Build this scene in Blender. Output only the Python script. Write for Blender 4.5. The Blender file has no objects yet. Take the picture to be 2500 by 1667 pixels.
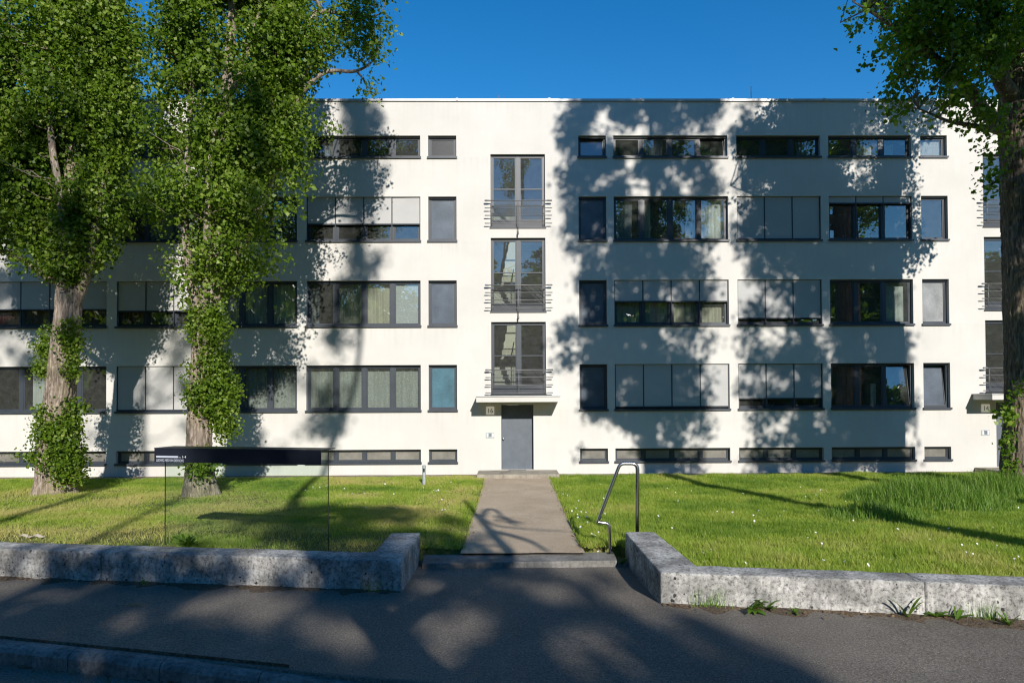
import bpy, bmesh, math, random
import numpy as np
from mathutils import Matrix, Vector

random.seed(7)
rng = np.random.default_rng(11)
S = bpy.context.scene
COL = S.collection

# ------------------------------------------------------------------ camera
F, DIST, CH = 1700.0, 21.8, 2.346            # focal length in photo pixels, distance to facade, eye height
YAW, PITCH, ROLL = 0.011, 0.0155, 0.0047
PPX, PPY, PW, PH = 1267.0, 948.0, 2500.0, 1667.0
K = 2500.0 / 2352.0
_M = Matrix.Rotation(-YAW, 3, 'Z') @ Matrix.Rotation(PITCH, 3, 'X') @ Matrix.Rotation(ROLL, 3, 'Y')
AX = _M @ Matrix(((1, 0, 0), (0, 0, 1), (0, 1, 0)))      # columns: right, up, forward
CAM = Vector((0, -DIST, CH))
cam_d = bpy.data.cameras.new('camera')
cam = bpy.data.objects.new('camera', cam_d)
COL.objects.link(cam)
r_, u_, f_ = AX.col[0], AX.col[1], AX.col[2]
cam.matrix_world = Matrix(((r_[0], u_[0], -f_[0], CAM[0]), (r_[1], u_[1], -f_[1], CAM[1]),
                           (r_[2], u_[2], -f_[2], CAM[2]), (0, 0, 0, 1)))
cam_d.sensor_fit = 'HORIZONTAL'
cam_d.sensor_width = 36.0
cam_d.lens = F / PW * 36.0
cam_d.shift_x = (PW / 2 - PPX) / PW
cam_d.shift_y = (PPY - PH / 2) / PW
cam_d.clip_start = 0.05
cam_d.clip_end = 3000
S.camera = cam


def at(x, y, Y):
    """photo position (2352-wide view) on the upright plane at depth Y"""
    d = AX @ Vector(((x * K - PPX) / F, -(y * K - PPY) / F, 1.0))
    t = (Y - CAM[1]) / d[1]
    return CAM + d * t


def on(x, y, z=0.0):
    """photo position (2352-wide view) on the level plane at height z"""
    d = AX @ Vector(((x * K - PPX) / F, -(y * K - PPY) / F, 1.0))
    t = (z - CAM[2]) / d[2]
    return CAM + d * t


# ------------------------------------------------------------------ light
SUN = Vector((-0.222, 1.0, -0.49)).normalized()          # direction the light travels
SUN_EL = math.asin(-SUN[2])
SUN_AZ = math.atan2(-SUN[0], -SUN[1])                    # clockwise from +Y
W = bpy.data.worlds.new('World')
S.world = W
W.use_nodes = True
nt = W.node_tree
nt.nodes.clear()
sky = nt.nodes.new('ShaderNodeTexSky')
sky.sky_type = 'NISHITA'
sky.sun_disc = False
sky.sun_elevation = SUN_EL
sky.sun_rotation = SUN_AZ
sky.altitude = 300
sky.air_density = 1.0
sky.dust_density = 0.05
sky.ozone_density = 3.0
hs = nt.nodes.new('ShaderNodeHueSaturation')
hs.inputs['Saturation'].default_value = 1.37
bg = nt.nodes.new('ShaderNodeBackground')
bg.inputs['Strength'].default_value = 0.130
wo = nt.nodes.new('ShaderNodeOutputWorld')
nt.links.new(sky.outputs[0], hs.inputs['Color'])
nt.links.new(hs.outputs[0], bg.inputs['Color'])
nt.links.new(bg.outputs[0], wo.inputs['Surface'])
sun_d = bpy.data.lights.new('sun', 'SUN')
sun_d.energy = 5.0
sun_d.angle = math.radians(0.53)
sun_d.color = (1.0, 0.94, 0.855)
sun = bpy.data.objects.new('sun', sun_d)
COL.objects.link(sun)
sun.location = (8, -40, 30)
sun.rotation_euler = SUN.to_track_quat('-Z', 'Y').to_euler()

S.view_settings.view_transform = 'Standard'
S.view_settings.look = 'None'
S.view_settings.exposure = 0.2
S.view_settings.gamma = 1.0
S.view_settings.use_curve_mapping = False
S.render.engine = 'CYCLES'
S.cycles.use_denoising = True
S.cycles.filter_width = 1.2
S.cycles.max_bounces = 8
S.cycles.diffuse_bounces = 3
S.cycles.glossy_bounces = 3
S.cycles.transmission_bounces = 6
S.cycles.transparent_max_bounces = 12
S.cycles.caustics_reflective = False
S.cycles.caustics_refractive = False
S.cycles.sample_clamp_indirect = 6.0


# ------------------------------------------------------------------ noise
_T = np.random.default_rng(5).random((32, 32, 32))


def vnoise(p):
    p = np.asarray(p, float)
    i = np.floor(p).astype(int)
    f = p - i
    f = f * f * (3 - 2 * f)
    out = 0
    for dx in (0, 1):
        for dy in (0, 1):
            for dz in (0, 1):
                w = (f[..., 0] if dx else 1 - f[..., 0]) * (f[..., 1] if dy else 1 - f[..., 1]) * (f[..., 2] if dz else 1 - f[..., 2])
                out = out + w * _T[(i[..., 0] + dx) % 32, (i[..., 1] + dy) % 32, (i[..., 2] + dz) % 32]
    return out


def fbm(p, o=3):
    p = np.asarray(p, float)
    a, s, t = 1.0, 0.0, 0.0
    for k in range(o):
        s = s + a * vnoise(p * 2 ** k + 7.3 * k)
        t += a
        a *= 0.5
    return s / t


# ------------------------------------------------------------------ materials
def nodes_of(name):
    m = bpy.data.materials.new(name)
    m.use_nodes = True
    t = m.node_tree
    return m, t, t.nodes['Principled BSDF'], t.nodes['Material Output']


def N(t, kind, **kw):
    n = t.nodes.new(kind)
    for k, v in kw.items():
        if k in n.inputs:
            n.inputs[k].default_value = v
        else:
            setattr(n, k, v)
    return n


def ramp(t, fac, stops):
    r = t.nodes.new('ShaderNodeValToRGB')
    e = r.color_ramp.elements
    while len(e) < len(stops):
        e.new(0.5)
    for el, (p, c) in zip(e, stops):
        el.position = p
        el.color = (c[0], c[1], c[2], 1)
    t.links.new(fac, r.inputs[0])
    return r.outputs[0]


def mixc(t, fac, a, b, mode='MIX'):
    n = t.nodes.new('ShaderNodeMix')
    n.data_type = 'RGBA'
    n.blend_type = mode
    for key, v in ((0, fac), (6, a), (7, b)):
        if hasattr(v, 'is_linked') or isinstance(v, bpy.types.NodeSocket):
            t.links.new(v, n.inputs[key])
        elif key == 0:
            n.inputs[0].default_value = v
        else:
            n.inputs[key].default_value = (v[0], v[1], v[2], 1)
    return n.outputs[2]


def bump(t, p, h, strength, dist=0.01):
    b = t.nodes.new('ShaderNodeBump')
    b.inputs['Strength'].default_value = strength
    b.inputs['Distance'].default_value = dist
    t.links.new(h, b.inputs['Height'])
    t.links.new(b.outputs[0], p.inputs['Normal'])


def noise_mat(name, stops, scale=8.0, detail=5, rough=0.8, bscale=None, bstr=0.3, bdist=0.01, spec=0.3, stretch=None, metal=0.0):
    m, t, p, o = nodes_of(name)
    tc = N(t, 'ShaderNodeTexCoord')
    src = tc.outputs['Object']
    if stretch:
        mp = N(t, 'ShaderNodeMapping')
        mp.inputs['Scale'].default_value = stretch
        t.links.new(src, mp.inputs[0])
        src = mp.outputs[0]
    n = N(t, 'ShaderNodeTexNoise', Scale=scale, Detail=detail, Roughness=0.6)
    t.links.new(src, n.inputs['Vector'])
    t.links.new(ramp(t, n.outputs[0], stops), p.inputs['Base Color'])
    p.inputs['Roughness'].default_value = rough
    p.inputs['Specular IOR Level'].default_value = spec
    p.inputs['Metallic'].default_value = metal
    if bscale:
        n2 = N(t, 'ShaderNodeTexNoise', Scale=bscale, Detail=3)
        t.links.new(src, n2.inputs['Vector'])
        bump(t, p, n2.outputs[0], bstr, bdist)
    return m


def g(v):
    return (v, v, v)


MAT = {}


def make_plaster():
    m, t, p, o = nodes_of('plaster')
    tc = N(t, 'ShaderNodeTexCoord')
    n1 = N(t, 'ShaderNodeTexNoise', Scale=0.5, Detail=5, Roughness=0.6)
    t.links.new(tc.outputs['Object'], n1.inputs['Vector'])
    mp = N(t, 'ShaderNodeMapping')
    mp.inputs['Scale'].default_value = (5.0, 1.0, 0.22)
    t.links.new(tc.outputs['Object'], mp.inputs[0])
    n2 = N(t, 'ShaderNodeTexNoise', Scale=1.6, Detail=6, Roughness=0.7)
    t.links.new(mp.outputs[0], n2.inputs['Vector'])
    c1 = ramp(t, n1.outputs[0], [(0.3, (0.565, 0.55, 0.52)), (0.62, (0.63, 0.615, 0.585))])
    streak = ramp(t, n2.outputs[0], [(0.34, (0.90, 0.895, 0.89)), (0.60, (1, 1, 1))])
    # rain staining: weathered band under the roof edge and splash band at the foot (dirt with its own shape)
    sx = N(t, 'ShaderNodeSeparateXYZ')
    t.links.new(tc.outputs['Object'], sx.inputs[0])
    mr = N(t, 'ShaderNodeMapRange')
    mr.inputs[1].default_value = 11.9
    mr.inputs[2].default_value = 10.7
    t.links.new(sx.outputs[2], mr.inputs[0])
    mr2 = N(t, 'ShaderNodeMapRange')
    mr2.inputs[1].default_value = 0.45
    mr2.inputs[2].default_value = 0.0
    t.links.new(sx.outputs[2], mr2.inputs[0])
    top = N(t, 'ShaderNodeMath', operation='SUBTRACT')
    top.inputs[0].default_value = 1.0
    t.links.new(mr.outputs[0], top.inputs[1])
    ad = N(t, 'ShaderNodeMath', operation='MAXIMUM')
    t.links.new(top.outputs[0], ad.inputs[0])
    t.links.new(mr2.outputs[0], ad.inputs[1])
    fac = N(t, 'ShaderNodeMath', operation='MULTIPLY_ADD')
    t.links.new(ad.outputs[0], fac.inputs[0])
    fac.inputs[1].default_value = 0.6
    fac.inputs[2].default_value = 0.12
    c = mixc(t, fac.outputs[0], c1, mixc(t, 1.0, c1, streak, 'MULTIPLY'))
    mo = N(t, 'ShaderNodeMath', operation='MULTIPLY_ADD')
    t.links.new(sx.outputs[2], mo.inputs[0])
    mo.inputs[1].default_value = 1 / 2.65
    mo.inputs[2].default_value = 4 - 2.01 / 2.65
    fr_ = N(t, 'ShaderNodeMath', operation='FRACT')
    t.links.new(mo.outputs[0], fr_.inputs[0])
    mr3 = N(t, 'ShaderNodeMapRange')
    mr3.inputs[1].default_value = 0.72
    mr3.inputs[2].default_value = 1.0
    mr3.inputs[4].default_value = 0.45
    t.links.new(fr_.outputs[0], mr3.inputs[0])
    mp4 = N(t, 'ShaderNodeMapping')
    mp4.inputs['Scale'].default_value = (7.0, 1.0, 0.12)
    t.links.new(tc.outputs['Object'], mp4.inputs[0])
    n4 = N(t, 'ShaderNodeTexNoise', Scale=1.3, Detail=6, Roughness=0.75)
    t.links.new(mp4.outputs[0], n4.inputs['Vector'])
    c = mixc(t, mr3.outputs[0], c, mixc(t, 1.0, c, ramp(t, n4.outputs[0], [(0.36, (0.84, 0.83, 0.82)), (0.54, (1, 1, 1))]), 'MULTIPLY'))
    t.links.new(c, p.inputs['Base Color'])
    p.inputs['Roughness'].default_value = 0.92
    p.inputs['Specular IOR Level'].default_value = 0.15
    n3 = N(t, 'ShaderNodeTexNoise', Scale=140, Detail=3)
    t.links.new(tc.outputs['Object'], n3.inputs['Vector'])
    bump(t, p, n3.outputs[0], 0.25, 0.004)
    return m


MAT['plaster'] = make_plaster()
MAT['frame'] = noise_mat('anthracite_paint', [(0.3, (0.036, 0.045, 0.058)), (0.7, (0.047, 0.058, 0.073))], 3, rough=0.42, spec=0.5)
MAT['flash'] = noise_mat('zinc_flashing', [(0.3, g(0.42)), (0.7, g(0.55))], 3, rough=0.45, metal=0.4)
MAT['railing'] = noise_mat('grey_railing_paint', [(0.3, (0.12, 0.125, 0.13)), (0.7, (0.18, 0.18, 0.18))], 9, rough=0.45, spec=0.5)
MAT['steel'] = noise_mat('brushed_steel', [(0.3, g(0.42)), (0.7, g(0.55))], 40, rough=0.26, metal=1.0, stretch=(1, 1, 8))
MAT['galv'] = noise_mat('galvanised_steel', [(0.35, (0.30, 0.34, 0.36)), (0.65, (0.46, 0.50, 0.52))], 14, rough=0.55, metal=0.3)
MAT['plate'] = noise_mat('cream_enamel', [(0.3, (0.62, 0.60, 0.52)), (0.7, (0.70, 0.68, 0.60))], 4, rough=0.35)
_pb = MAT['plate'].node_tree.nodes['Principled BSDF']
_pb.inputs['Emission Color'].default_value = (1.0, 0.93, 0.74, 1)
_pb.inputs['Emission Strength'].default_value = 0.22
MAT['black'] = noise_mat('black_enamel', [(0.3, g(0.012)), (0.7, g(0.02))], 4, rough=0.4)
MAT['signdark'] = noise_mat('sign_navy_metal', [(0.3, (0.012, 0.015, 0.024)), (0.7, (0.018, 0.022, 0.034))], 2, rough=0.35, spec=0.5)
MAT['signedge'] = noise_mat('glass_edge_green', [(0.3, (0.01, 0.03, 0.022)), (0.7, (0.02, 0.05, 0.038))], 4, rough=0.1, spec=0.7)
MAT['print'] = noise_mat('sign_print', [(0.3, (0.42, 0.46, 0.54)), (0.7, (0.50, 0.54, 0.62))], 4, rough=0.5)
MAT['printw'] = noise_mat('sign_print_white', [(0.3, g(0.72)), (0.7, g(0.78))], 4, rough=0.5)
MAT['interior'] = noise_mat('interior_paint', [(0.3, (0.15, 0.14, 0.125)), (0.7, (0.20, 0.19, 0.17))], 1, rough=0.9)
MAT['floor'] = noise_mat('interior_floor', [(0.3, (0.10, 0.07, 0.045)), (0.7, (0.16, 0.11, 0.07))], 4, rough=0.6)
MAT['stairwell'] = noise_mat('stairwell_paint', [(0.3, (0.62, 0.57, 0.46)), (0.7, (0.68, 0.63, 0.52))], 1, rough=0.9)
MAT['stairstep'] = noise_mat('stair_terrazzo', [(0.4, (0.42, 0.40, 0.35)), (0.6, (0.56, 0.53, 0.47))], 60, rough=0.6)
MAT['blind'] = noise_mat('blind_fabric', [(0.3, (0.42, 0.42, 0.415)), (0.7, (0.47, 0.47, 0.465))], 1.3, rough=0.85, bscale=3.0, bstr=0.15, bdist=0.02)
MAT['venetian'] = noise_mat('venetian_white', [(0.3, g(0.68)), (0.7, g(0.72))], 4, rough=0.5)


def door_mat():
    m, t, p, o = nodes_of('door_paint')
    tc = N(t, 'ShaderNodeTexCoord')
    n = N(t, 'ShaderNodeTexNoise', Scale=3.0, Detail=6, Roughness=0.7)
    t.links.new(tc.outputs['Object'], n.inputs['Vector'])
    base = ramp(t, n.outputs[0], [(0.3, (0.085, 0.103, 0.128)), (0.7, (0.115, 0.137, 0.165))])
    n2 = N(t, 'ShaderNodeTexNoise', Scale=26.0, Detail=4, Roughness=0.7)
    t.links.new(tc.outputs['Object'], n2.inputs['Vector'])
    sc = ramp(t, n2.outputs[0], [(0.66, g(0)), (0.70, g(1))])
    t.links.new(mixc(t, sc, base, (0.17, 0.19, 0.21)), p.inputs['Base Color'])
    p.inputs['Roughness'].default_value = 0.5
    return m


MAT['door'] = door_mat()


def glass_mat(name, f0=0.14, tint=(0.90, 0.94, 0.93), rough=0.0, dirt=0.035):
    m, t, p, o = nodes_of(name)
    t.nodes.remove(p)
    tr = N(t, 'ShaderNodeBsdfTransparent')
    tr.inputs[0].default_value = (*tint, 1)
    gl = N(t, 'ShaderNodeBsdfGlossy')
    gl.inputs['Roughness'].default_value = rough
    lw = N(t, 'ShaderNodeLayerWeight')
    lw.inputs[0].default_value = 0.5
    pw = N(t, 'ShaderNodeMath', operation='POWER')
    t.links.new(lw.outputs['Facing'], pw.inputs[0])
    pw.inputs[1].default_value = 4.0
    fr = N(t, 'ShaderNodeMath', operation='MULTIPLY_ADD')
    t.links.new(pw.outputs[0], fr.inputs[0])
    fr.inputs[1].default_value = 1 - f0
    fr.inputs[2].default_value = f0
    tc = N(t, 'ShaderNodeTexCoord')
    n = N(t, 'ShaderNodeTexNoise', Scale=0.9, Detail=2)
    t.links.new(tc.outputs['Object'], n.inputs['Vector'])
    b = N(t, 'ShaderNodeBump')
    b.inputs['Strength'].default_value = 0.06
    b.inputs['Distance'].default_value = 0.02
    t.links.new(n.outputs[0], b.inputs['Height'])
    t.links.new(b.outputs[0], gl.inputs['Normal'])
    mx = N(t, 'ShaderNodeMixShader')
    t.links.new(fr.outputs[0], mx.inputs[0])
    t.links.new(tr.outputs[0], mx.inputs[1])
    t.links.new(gl.outputs[0], mx.inputs[2])
    df = N(t, 'ShaderNodeBsdfDiffuse')
    df.inputs[0].default_value = (0.6, 0.6, 0.58, 1)
    n2 = N(t, 'ShaderNodeTexNoise', Scale=6, Detail=5, Roughness=0.7)
    t.links.new(tc.outputs['Object'], n2.inputs['Vector'])
    dm = N(t, 'ShaderNodeMath', operation='MULTIPLY')
    t.links.new(n2.outputs[0], dm.inputs[0])
    dm.inputs[1].default_value = dirt * 2
    mx2 = N(t, 'ShaderNodeMixShader')
    t.links.new(dm.outputs[0], mx2.inputs[0])
    t.links.new(mx.outputs[0], mx2.inputs[1])
    t.links.new(df.outputs[0], mx2.inputs[2])
    t.links.new(mx2.outputs[0], o.inputs['Surface'])
    return m


MAT['glass'] = glass_mat('window_glass')
MAT['signglass'] = glass_mat('sign_glass', f0=0.025, tint=(0.86, 0.92, 0.885), dirt=0.003)


def frosted_mat(name, col, trans=0.45, scale=38, spk=0.16):
    m, t, p, o = nodes_of(name)
    tc = N(t, 'ShaderNodeTexCoord')
    n = N(t, 'ShaderNodeTexNoise', Scale=scale, Detail=2)
    t.links.new(tc.outputs['Object'], n.inputs['Vector'])
    p.inputs['Roughness'].default_value = 0.30
    p.inputs['Specular IOR Level'].default_value = 0.8
    n1 = N(t, 'ShaderNodeTexNoise', Scale=2.2, Detail=5)
    t.links.new(tc.outputs['Object'], n1.inputs['Vector'])
    c = ramp(t, n1.outputs[0], [(0.3, tuple(v * 0.75 for v in col)), (0.7, tuple(min(1, v * 1.2) for v in col))])
    c = mixc(t, spk, c, ramp(t, n.outputs[0], [(0.36, g(0.4)), (0.5, g(0.9)), (0.64, g(1.6))]), 'MULTIPLY')
    t.links.new(c, p.inputs['Base Color'])
    bump(t, p, n.outputs[0], 0.35, 0.006)
    tl = N(t, 'ShaderNodeBsdfTranslucent')
    t.links.new(c, tl.inputs[0])
    mx = N(t, 'ShaderNodeMixShader')
    mx.inputs[0].default_value = trans
    t.links.new(p.outputs[0], mx.inputs[1])
    t.links.new(tl.outputs[0], mx.inputs[2])
    t.links.new(mx.outputs[0], o.inputs['Surface'])
    return m


MAT['frost'] = frosted_mat('frosted_glass', (0.16, 0.20, 0.255))  # bluish base colour stands in for the sky reflected in these panes
MAT['frost_dark'] = frosted_mat('frosted_glass_dark', (0.05, 0.055, 0.06))
MAT['frost_blue'] = frosted_mat('frosted_glass_over_blue_curtain', (0.13, 0.28, 0.36))
MAT['frost_white'] = frosted_mat('frosted_glass_over_white_curtain', (0.50, 0.52, 0.53))
MAT['cellar'] = frosted_mat('dusty_cellar_glass', (0.24, 0.23, 0.205), 0.15, 12, 0.1)


def cloth_mat(name, a, b, lace=False):
    m, t, p, o = nodes_of(name)
    tc = N(t, 'ShaderNodeTexCoord')
    mp = N(t, 'ShaderNodeMapping')
    mp.inputs['Scale'].default_value = (9, 1, 0.35)
    t.links.new(tc.outputs['Object'], mp.inputs[0])
    n = N(t, 'ShaderNodeTexNoise', Scale=2.0, Detail=4)
    t.links.new(mp.outputs[0], n.inputs['Vector'])
    c = ramp(t, n.outputs[0], [(0.3, a), (0.7, b)])
    df = N(t, 'ShaderNodeBsdfDiffuse')
    tl = N(t, 'ShaderNodeBsdfTranslucent')
    t.links.new(c, df.inputs[0])
    t.links.new(c, tl.inputs[0])
    mx = N(t, 'ShaderNodeMixShader')
    mx.inputs[0].default_value = 0.3
    t.links.new(df.outputs[0], mx.inputs[1])
    t.links.new(tl.outputs[0], mx.inputs[2])
    outp = mx.outputs[0]
    if lace:
        v = N(t, 'ShaderNodeTexVoronoi', Scale=16.0)
        t.links.new(tc.outputs['Object'], v.inputs['Vector'])
        a_ = ramp(t, v.outputs['Distance'], [(0.16, g(1.0)), (0.30, g(0.78)), (0.6, g(0.70))])
        tp = N(t, 'ShaderNodeBsdfTransparent')
        m2 = N(t, 'ShaderNodeMixShader')
        t.links.new(a_, m2.inputs[0])
        t.links.new(tp.outputs[0], m2.inputs[1])
        t.links.new(outp, m2.inputs[2])
        outp = m2.outputs[0]
    t.nodes.remove(p)
    t.links.new(outp, o.inputs['Surface'])
    return m


MAT['c_white'] = cloth_mat('curtain_white', (0.70, 0.70, 0.66), (0.88, 0.88, 0.84))
MAT['c_cream'] = cloth_mat('curtain_cream', (0.58, 0.53, 0.40), (0.80, 0.74, 0.58))
MAT['c_red'] = cloth_mat('curtain_red', (0.30, 0.04, 0.04), (0.46, 0.30, 0.28))
MAT['c_grey'] = cloth_mat('curtain_grey', (0.22, 0.23, 0.24), (0.34, 0.35, 0.36))
MAT['c_lace'] = cloth_mat('curtain_lace', (0.66, 0.67, 0.61), (0.82, 0.83, 0.77), lace=True)


def concrete_mat(name, lo, hi, pits=True, lichen=0.75):
    m, t, p, o = nodes_of(name)
    tc = N(t, 'ShaderNodeTexCoord')
    n = N(t, 'ShaderNodeTexNoise', Scale=2.6, Detail=8, Roughness=0.68)
    t.links.new(tc.outputs['Object'], n.inputs['Vector'])
    c = ramp(t, n.outputs[0], [(0.28, tuple(v * 0.55 for v in lo)), (0.45, lo), (0.62, hi), (0.8, tuple(v * 1.12 for v in hi))])
    n2 = N(t, 'ShaderNodeTexNoise', Scale=24, Detail=8, Roughness=0.75)
    t.links.new(tc.outputs['Object'], n2.inputs['Vector'])
    c = mixc(t, lichen, c, ramp(t, n2.outputs[0], [(0.38, g(0.10)), (0.50, g(0.85)), (0.7, g(1.2))]), 'MULTIPLY')
    # vertical run-off streaks
    mp = N(t, 'ShaderNodeMapping')
    mp.inputs['Scale'].default_value = (14, 14, 1.2)
    t.links.new(tc.outputs['Object'], mp.inputs[0])
    n3 = N(t, 'ShaderNodeTexNoise', Scale=1.6, Detail=5, Roughness=0.6)
    t.links.new(mp.outputs[0], n3.inputs['Vector'])
    c = mixc(t, 0.35, c, ramp(t, n3.outputs[0], [(0.36, g(0.4)), (0.55, g(1.0))]), 'MULTIPLY')
    h = n2.outputs[0]
    if pits:
        wn = N(t, 'ShaderNodeTexNoise', Scale=30, Detail=3)
        t.links.new(tc.outputs['Object'], wn.inputs['Vector'])
        wm = mixc(t, 0.045, tc.outputs['Object'], wn.outputs['Color'], 'ADD')
        v = N(t, 'ShaderNodeTexVoronoi', Scale=13.0)
        v.inputs['Randomness'].default_value = 1.0
        t.links.new(wm, v.inputs['Vector'])
        nn = N(t, 'ShaderNodeTexNoise', Scale=6.5, Detail=4)
        t.links.new(tc.outputs['Object'], nn.inputs['Vector'])
        th = N(t, 'ShaderNodeMapRange')
        t.links.new(nn.outputs[0], th.inputs[0])
        th.inputs[1].default_value = 0.42
        th.inputs[2].default_value = 0.72
        th.inputs[3].default_value = -0.1
        th.inputs[4].default_value = 0.34
        df = N(t, 'ShaderNodeMath', operation='SUBTRACT')
        t.links.new(v.outputs['Distance'], df.inputs[0])
        t.links.new(th.outputs[0], df.inputs[1])
        pit = ramp(t, df.outputs[0], [(0.0, g(0.0)), (0.035, g(1.0))])
        c = mixc(t, 1.0, c, mixc(t, 0.85, (1, 1, 1), pit), 'MULTIPLY')
        ad = N(t, 'ShaderNodeMath', operation='MULTIPLY_ADD')
        t.links.new(pit, ad.inputs[0])
        ad.inputs[1].default_value = 1.5
        t.links.new(n2.outputs[0], ad.inputs[2])
        h = ad.outputs[0]
    t.links.new(c, p.inputs['Base Color'])
    p.inputs['Roughness'].default_value = 0.93
    p.inputs['Specular IOR Level'].default_value = 0.2
    bump(t, p, h, 0.8, 0.012)
    return m


MAT['wallconc'] = concrete_mat('weathered_concrete', (0.32, 0.316, 0.30), (0.62, 0.608, 0.58))
MAT['stepconc'] = concrete_mat('step_concrete', (0.30, 0.27, 0.22), (0.40, 0.365, 0.30), pits=False, lichen=0.25)
MAT['sillconc'] = concrete_mat('sill_concrete', (0.20, 0.195, 0.18), (0.28, 0.27, 0.25), pits=False, lichen=0.3)
MAT['kerb'] = concrete_mat('kerb_stone', (0.19, 0.185, 0.18), (0.30, 0.29, 0.28), pits=False, lichen=0.5)


def asphalt_mat(name, lo, hi, speck, big=0.7):
    m, t, p, o = nodes_of(name)
    tc = N(t, 'ShaderNodeTexCoord')
    n = N(t, 'ShaderNodeTexNoise', Scale=big, Detail=7, Roughness=0.65)
    t.links.new(tc.outputs['Object'], n.inputs['Vector'])
    c = ramp(t, n.outputs[0], [(0.32, lo), (0.68, hi)])
    v = N(t, 'ShaderNodeTexNoise', Scale=42, Detail=5, Roughness=0.85)
    t.links.new(tc.outputs['Object'], v.inputs['Vector'])
    c = mixc(t, 1.0, c, ramp(t, v.outputs[0], [(0.36, g(0.45)), (0.5, g(0.98)), (0.64, g(speck))]), 'MULTIPLY')
    vo = N(t, 'ShaderNodeTexVoronoi', Scale=38)
    t.links.new(tc.outputs['Object'], vo.inputs['Vector'])
    sp_ = ramp(t, vo.outputs['Distance'], [(0.10, g(1)), (0.22, g(0))])
    c = mixc(t, sp_, c, tuple(min(0.6, q * 2.1) for q in hi))
    t.links.new(c, p.inputs['Base Color'])
    p.inputs['Roughness'].default_value = 0.85
    p.inputs['Specular IOR Level'].default_value = 0.2
    bump(t, p, v.outputs[0], 0.9, 0.02)
    return m


MAT['asphalt'] = asphalt_mat('sidewalk_asphalt', (0.155, 0.138, 0.118), (0.225, 0.200, 0.170), 1.5)
MAT['street'] = asphalt_mat('street_asphalt', (0.17, 0.152, 0.132), (0.23, 0.205, 0.178), 1.5)
MAT['path'] = asphalt_mat('path_asphalt', (0.44, 0.345, 0.245), (0.58, 0.47, 0.345), 1.3, 0.9)
MAT['strip'] = asphalt_mat('foundation_strip', (0.22, 0.175, 0.135), (0.30, 0.245, 0.19), 1.4, 1.5)
MAT['soil'] = noise_mat('soil', [(0.3, (0.05, 0.036, 0.024)), (0.55, (0.12, 0.088, 0.060)), (0.75, (0.20, 0.16, 0.11))], 30, 8, rough=0.95, bscale=60, bstr=1.0, bdist=0.02)
MAT['turf'] = noise_mat('turf', [(0.3, (0.08, 0.10, 0.025)), (0.55, (0.17, 0.185, 0.045)), (0.75, (0.30, 0.23, 0.11))], 9, 8, rough=0.95, bscale=70, bstr=1.0, bdist=0.03)
MAT['ground'] = noise_mat('ground_earth', [(0.3, (0.05, 0.07, 0.025)), (0.7, (0.09, 0.09, 0.045))], 0.3, 8, rough=0.95)
MAT['gravelroof'] = noise_mat('roof_gravel', [(0.3, g(0.2)), (0.7, g(0.3))], 30, rough=0.9)
MAT['hedgehouse'] = noise_mat('render_far', [(0.3, (0.5, 0.48, 0.44)), (0.7, (0.58, 0.56, 0.52))], 1, rough=0.9)


def leaf_mat(name, dark, mid, light, trans=0.32):
    m, t, p, o = nodes_of(name)
    a = N(t, 'ShaderNodeAttribute')
    a.attribute_name = 'var'
    c = ramp(t, a.outputs['Fac'], [(0.0, dark), (0.55, mid), (1.0, light)])
    t.links.new(c, p.inputs['Base Color'])
    p.inputs['Roughness'].default_value = 0.45
    p.inputs['Specular IOR Level'].default_value = 0.30
    tl = N(t, 'ShaderNodeBsdfTranslucent')
    t.links.new(mixc(t, 1.0, c, (1.25, 1.35, 0.45), 'MULTIPLY'), tl.inputs[0])
    mx = N(t, 'ShaderNodeMixShader')
    mx.inputs[0].default_value = trans
    t.links.new(p.outputs[0], mx.inputs[1])
    t.links.new(tl.outputs[0], mx.inputs[2])
    t.links.new(mx.outputs[0], o.inputs['Surface'])
    return m


MAT['leaf'] = leaf_mat('poplar_leaf', (0.045, 0.100, 0.008), (0.150, 0.240, 0.016), (0.38, 0.44, 0.12), 0.42)
MAT['leaf_dk'] = leaf_mat('poplar_leaf_deep', (0.055, 0.125, 0.010), (0.165, 0.275, 0.020), (0.34, 0.43, 0.08), 0.45)
MAT['weed'] = leaf_mat('weed_leaf', (0.05, 0.11, 0.012), (0.10, 0.19, 0.022), (0.16, 0.26, 0.04), 0.3)
MAT['grass'] = leaf_mat('grass_blade', (0.10, 0.21, 0.022), (0.305, 0.400, 0.055), (0.50, 0.45, 0.17), 0.38)
MAT['tallgrass'] = leaf_mat('tall_grass_blade', (0.065, 0.155, 0.022), (0.155, 0.285, 0.04), (0.30, 0.39, 0.10), 0.40)
MAT['petal'] = noise_mat('daisy_petal', [(0.3, g(0.75)), (0.7, g(0.8))], 5, rough=0.7)
MAT['litter'] = noise_mat('dry_leaf', [(0.3, (0.10, 0.062, 0.03)), (0.7, (0.24, 0.16, 0.085))], 15, rough=0.9)
MAT['paper'] = noise_mat('paper_scrap', [(0.3, (0.45, 0.38, 0.30)), (0.7, (0.55, 0.48, 0.40))], 15, rough=0.8)


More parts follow.
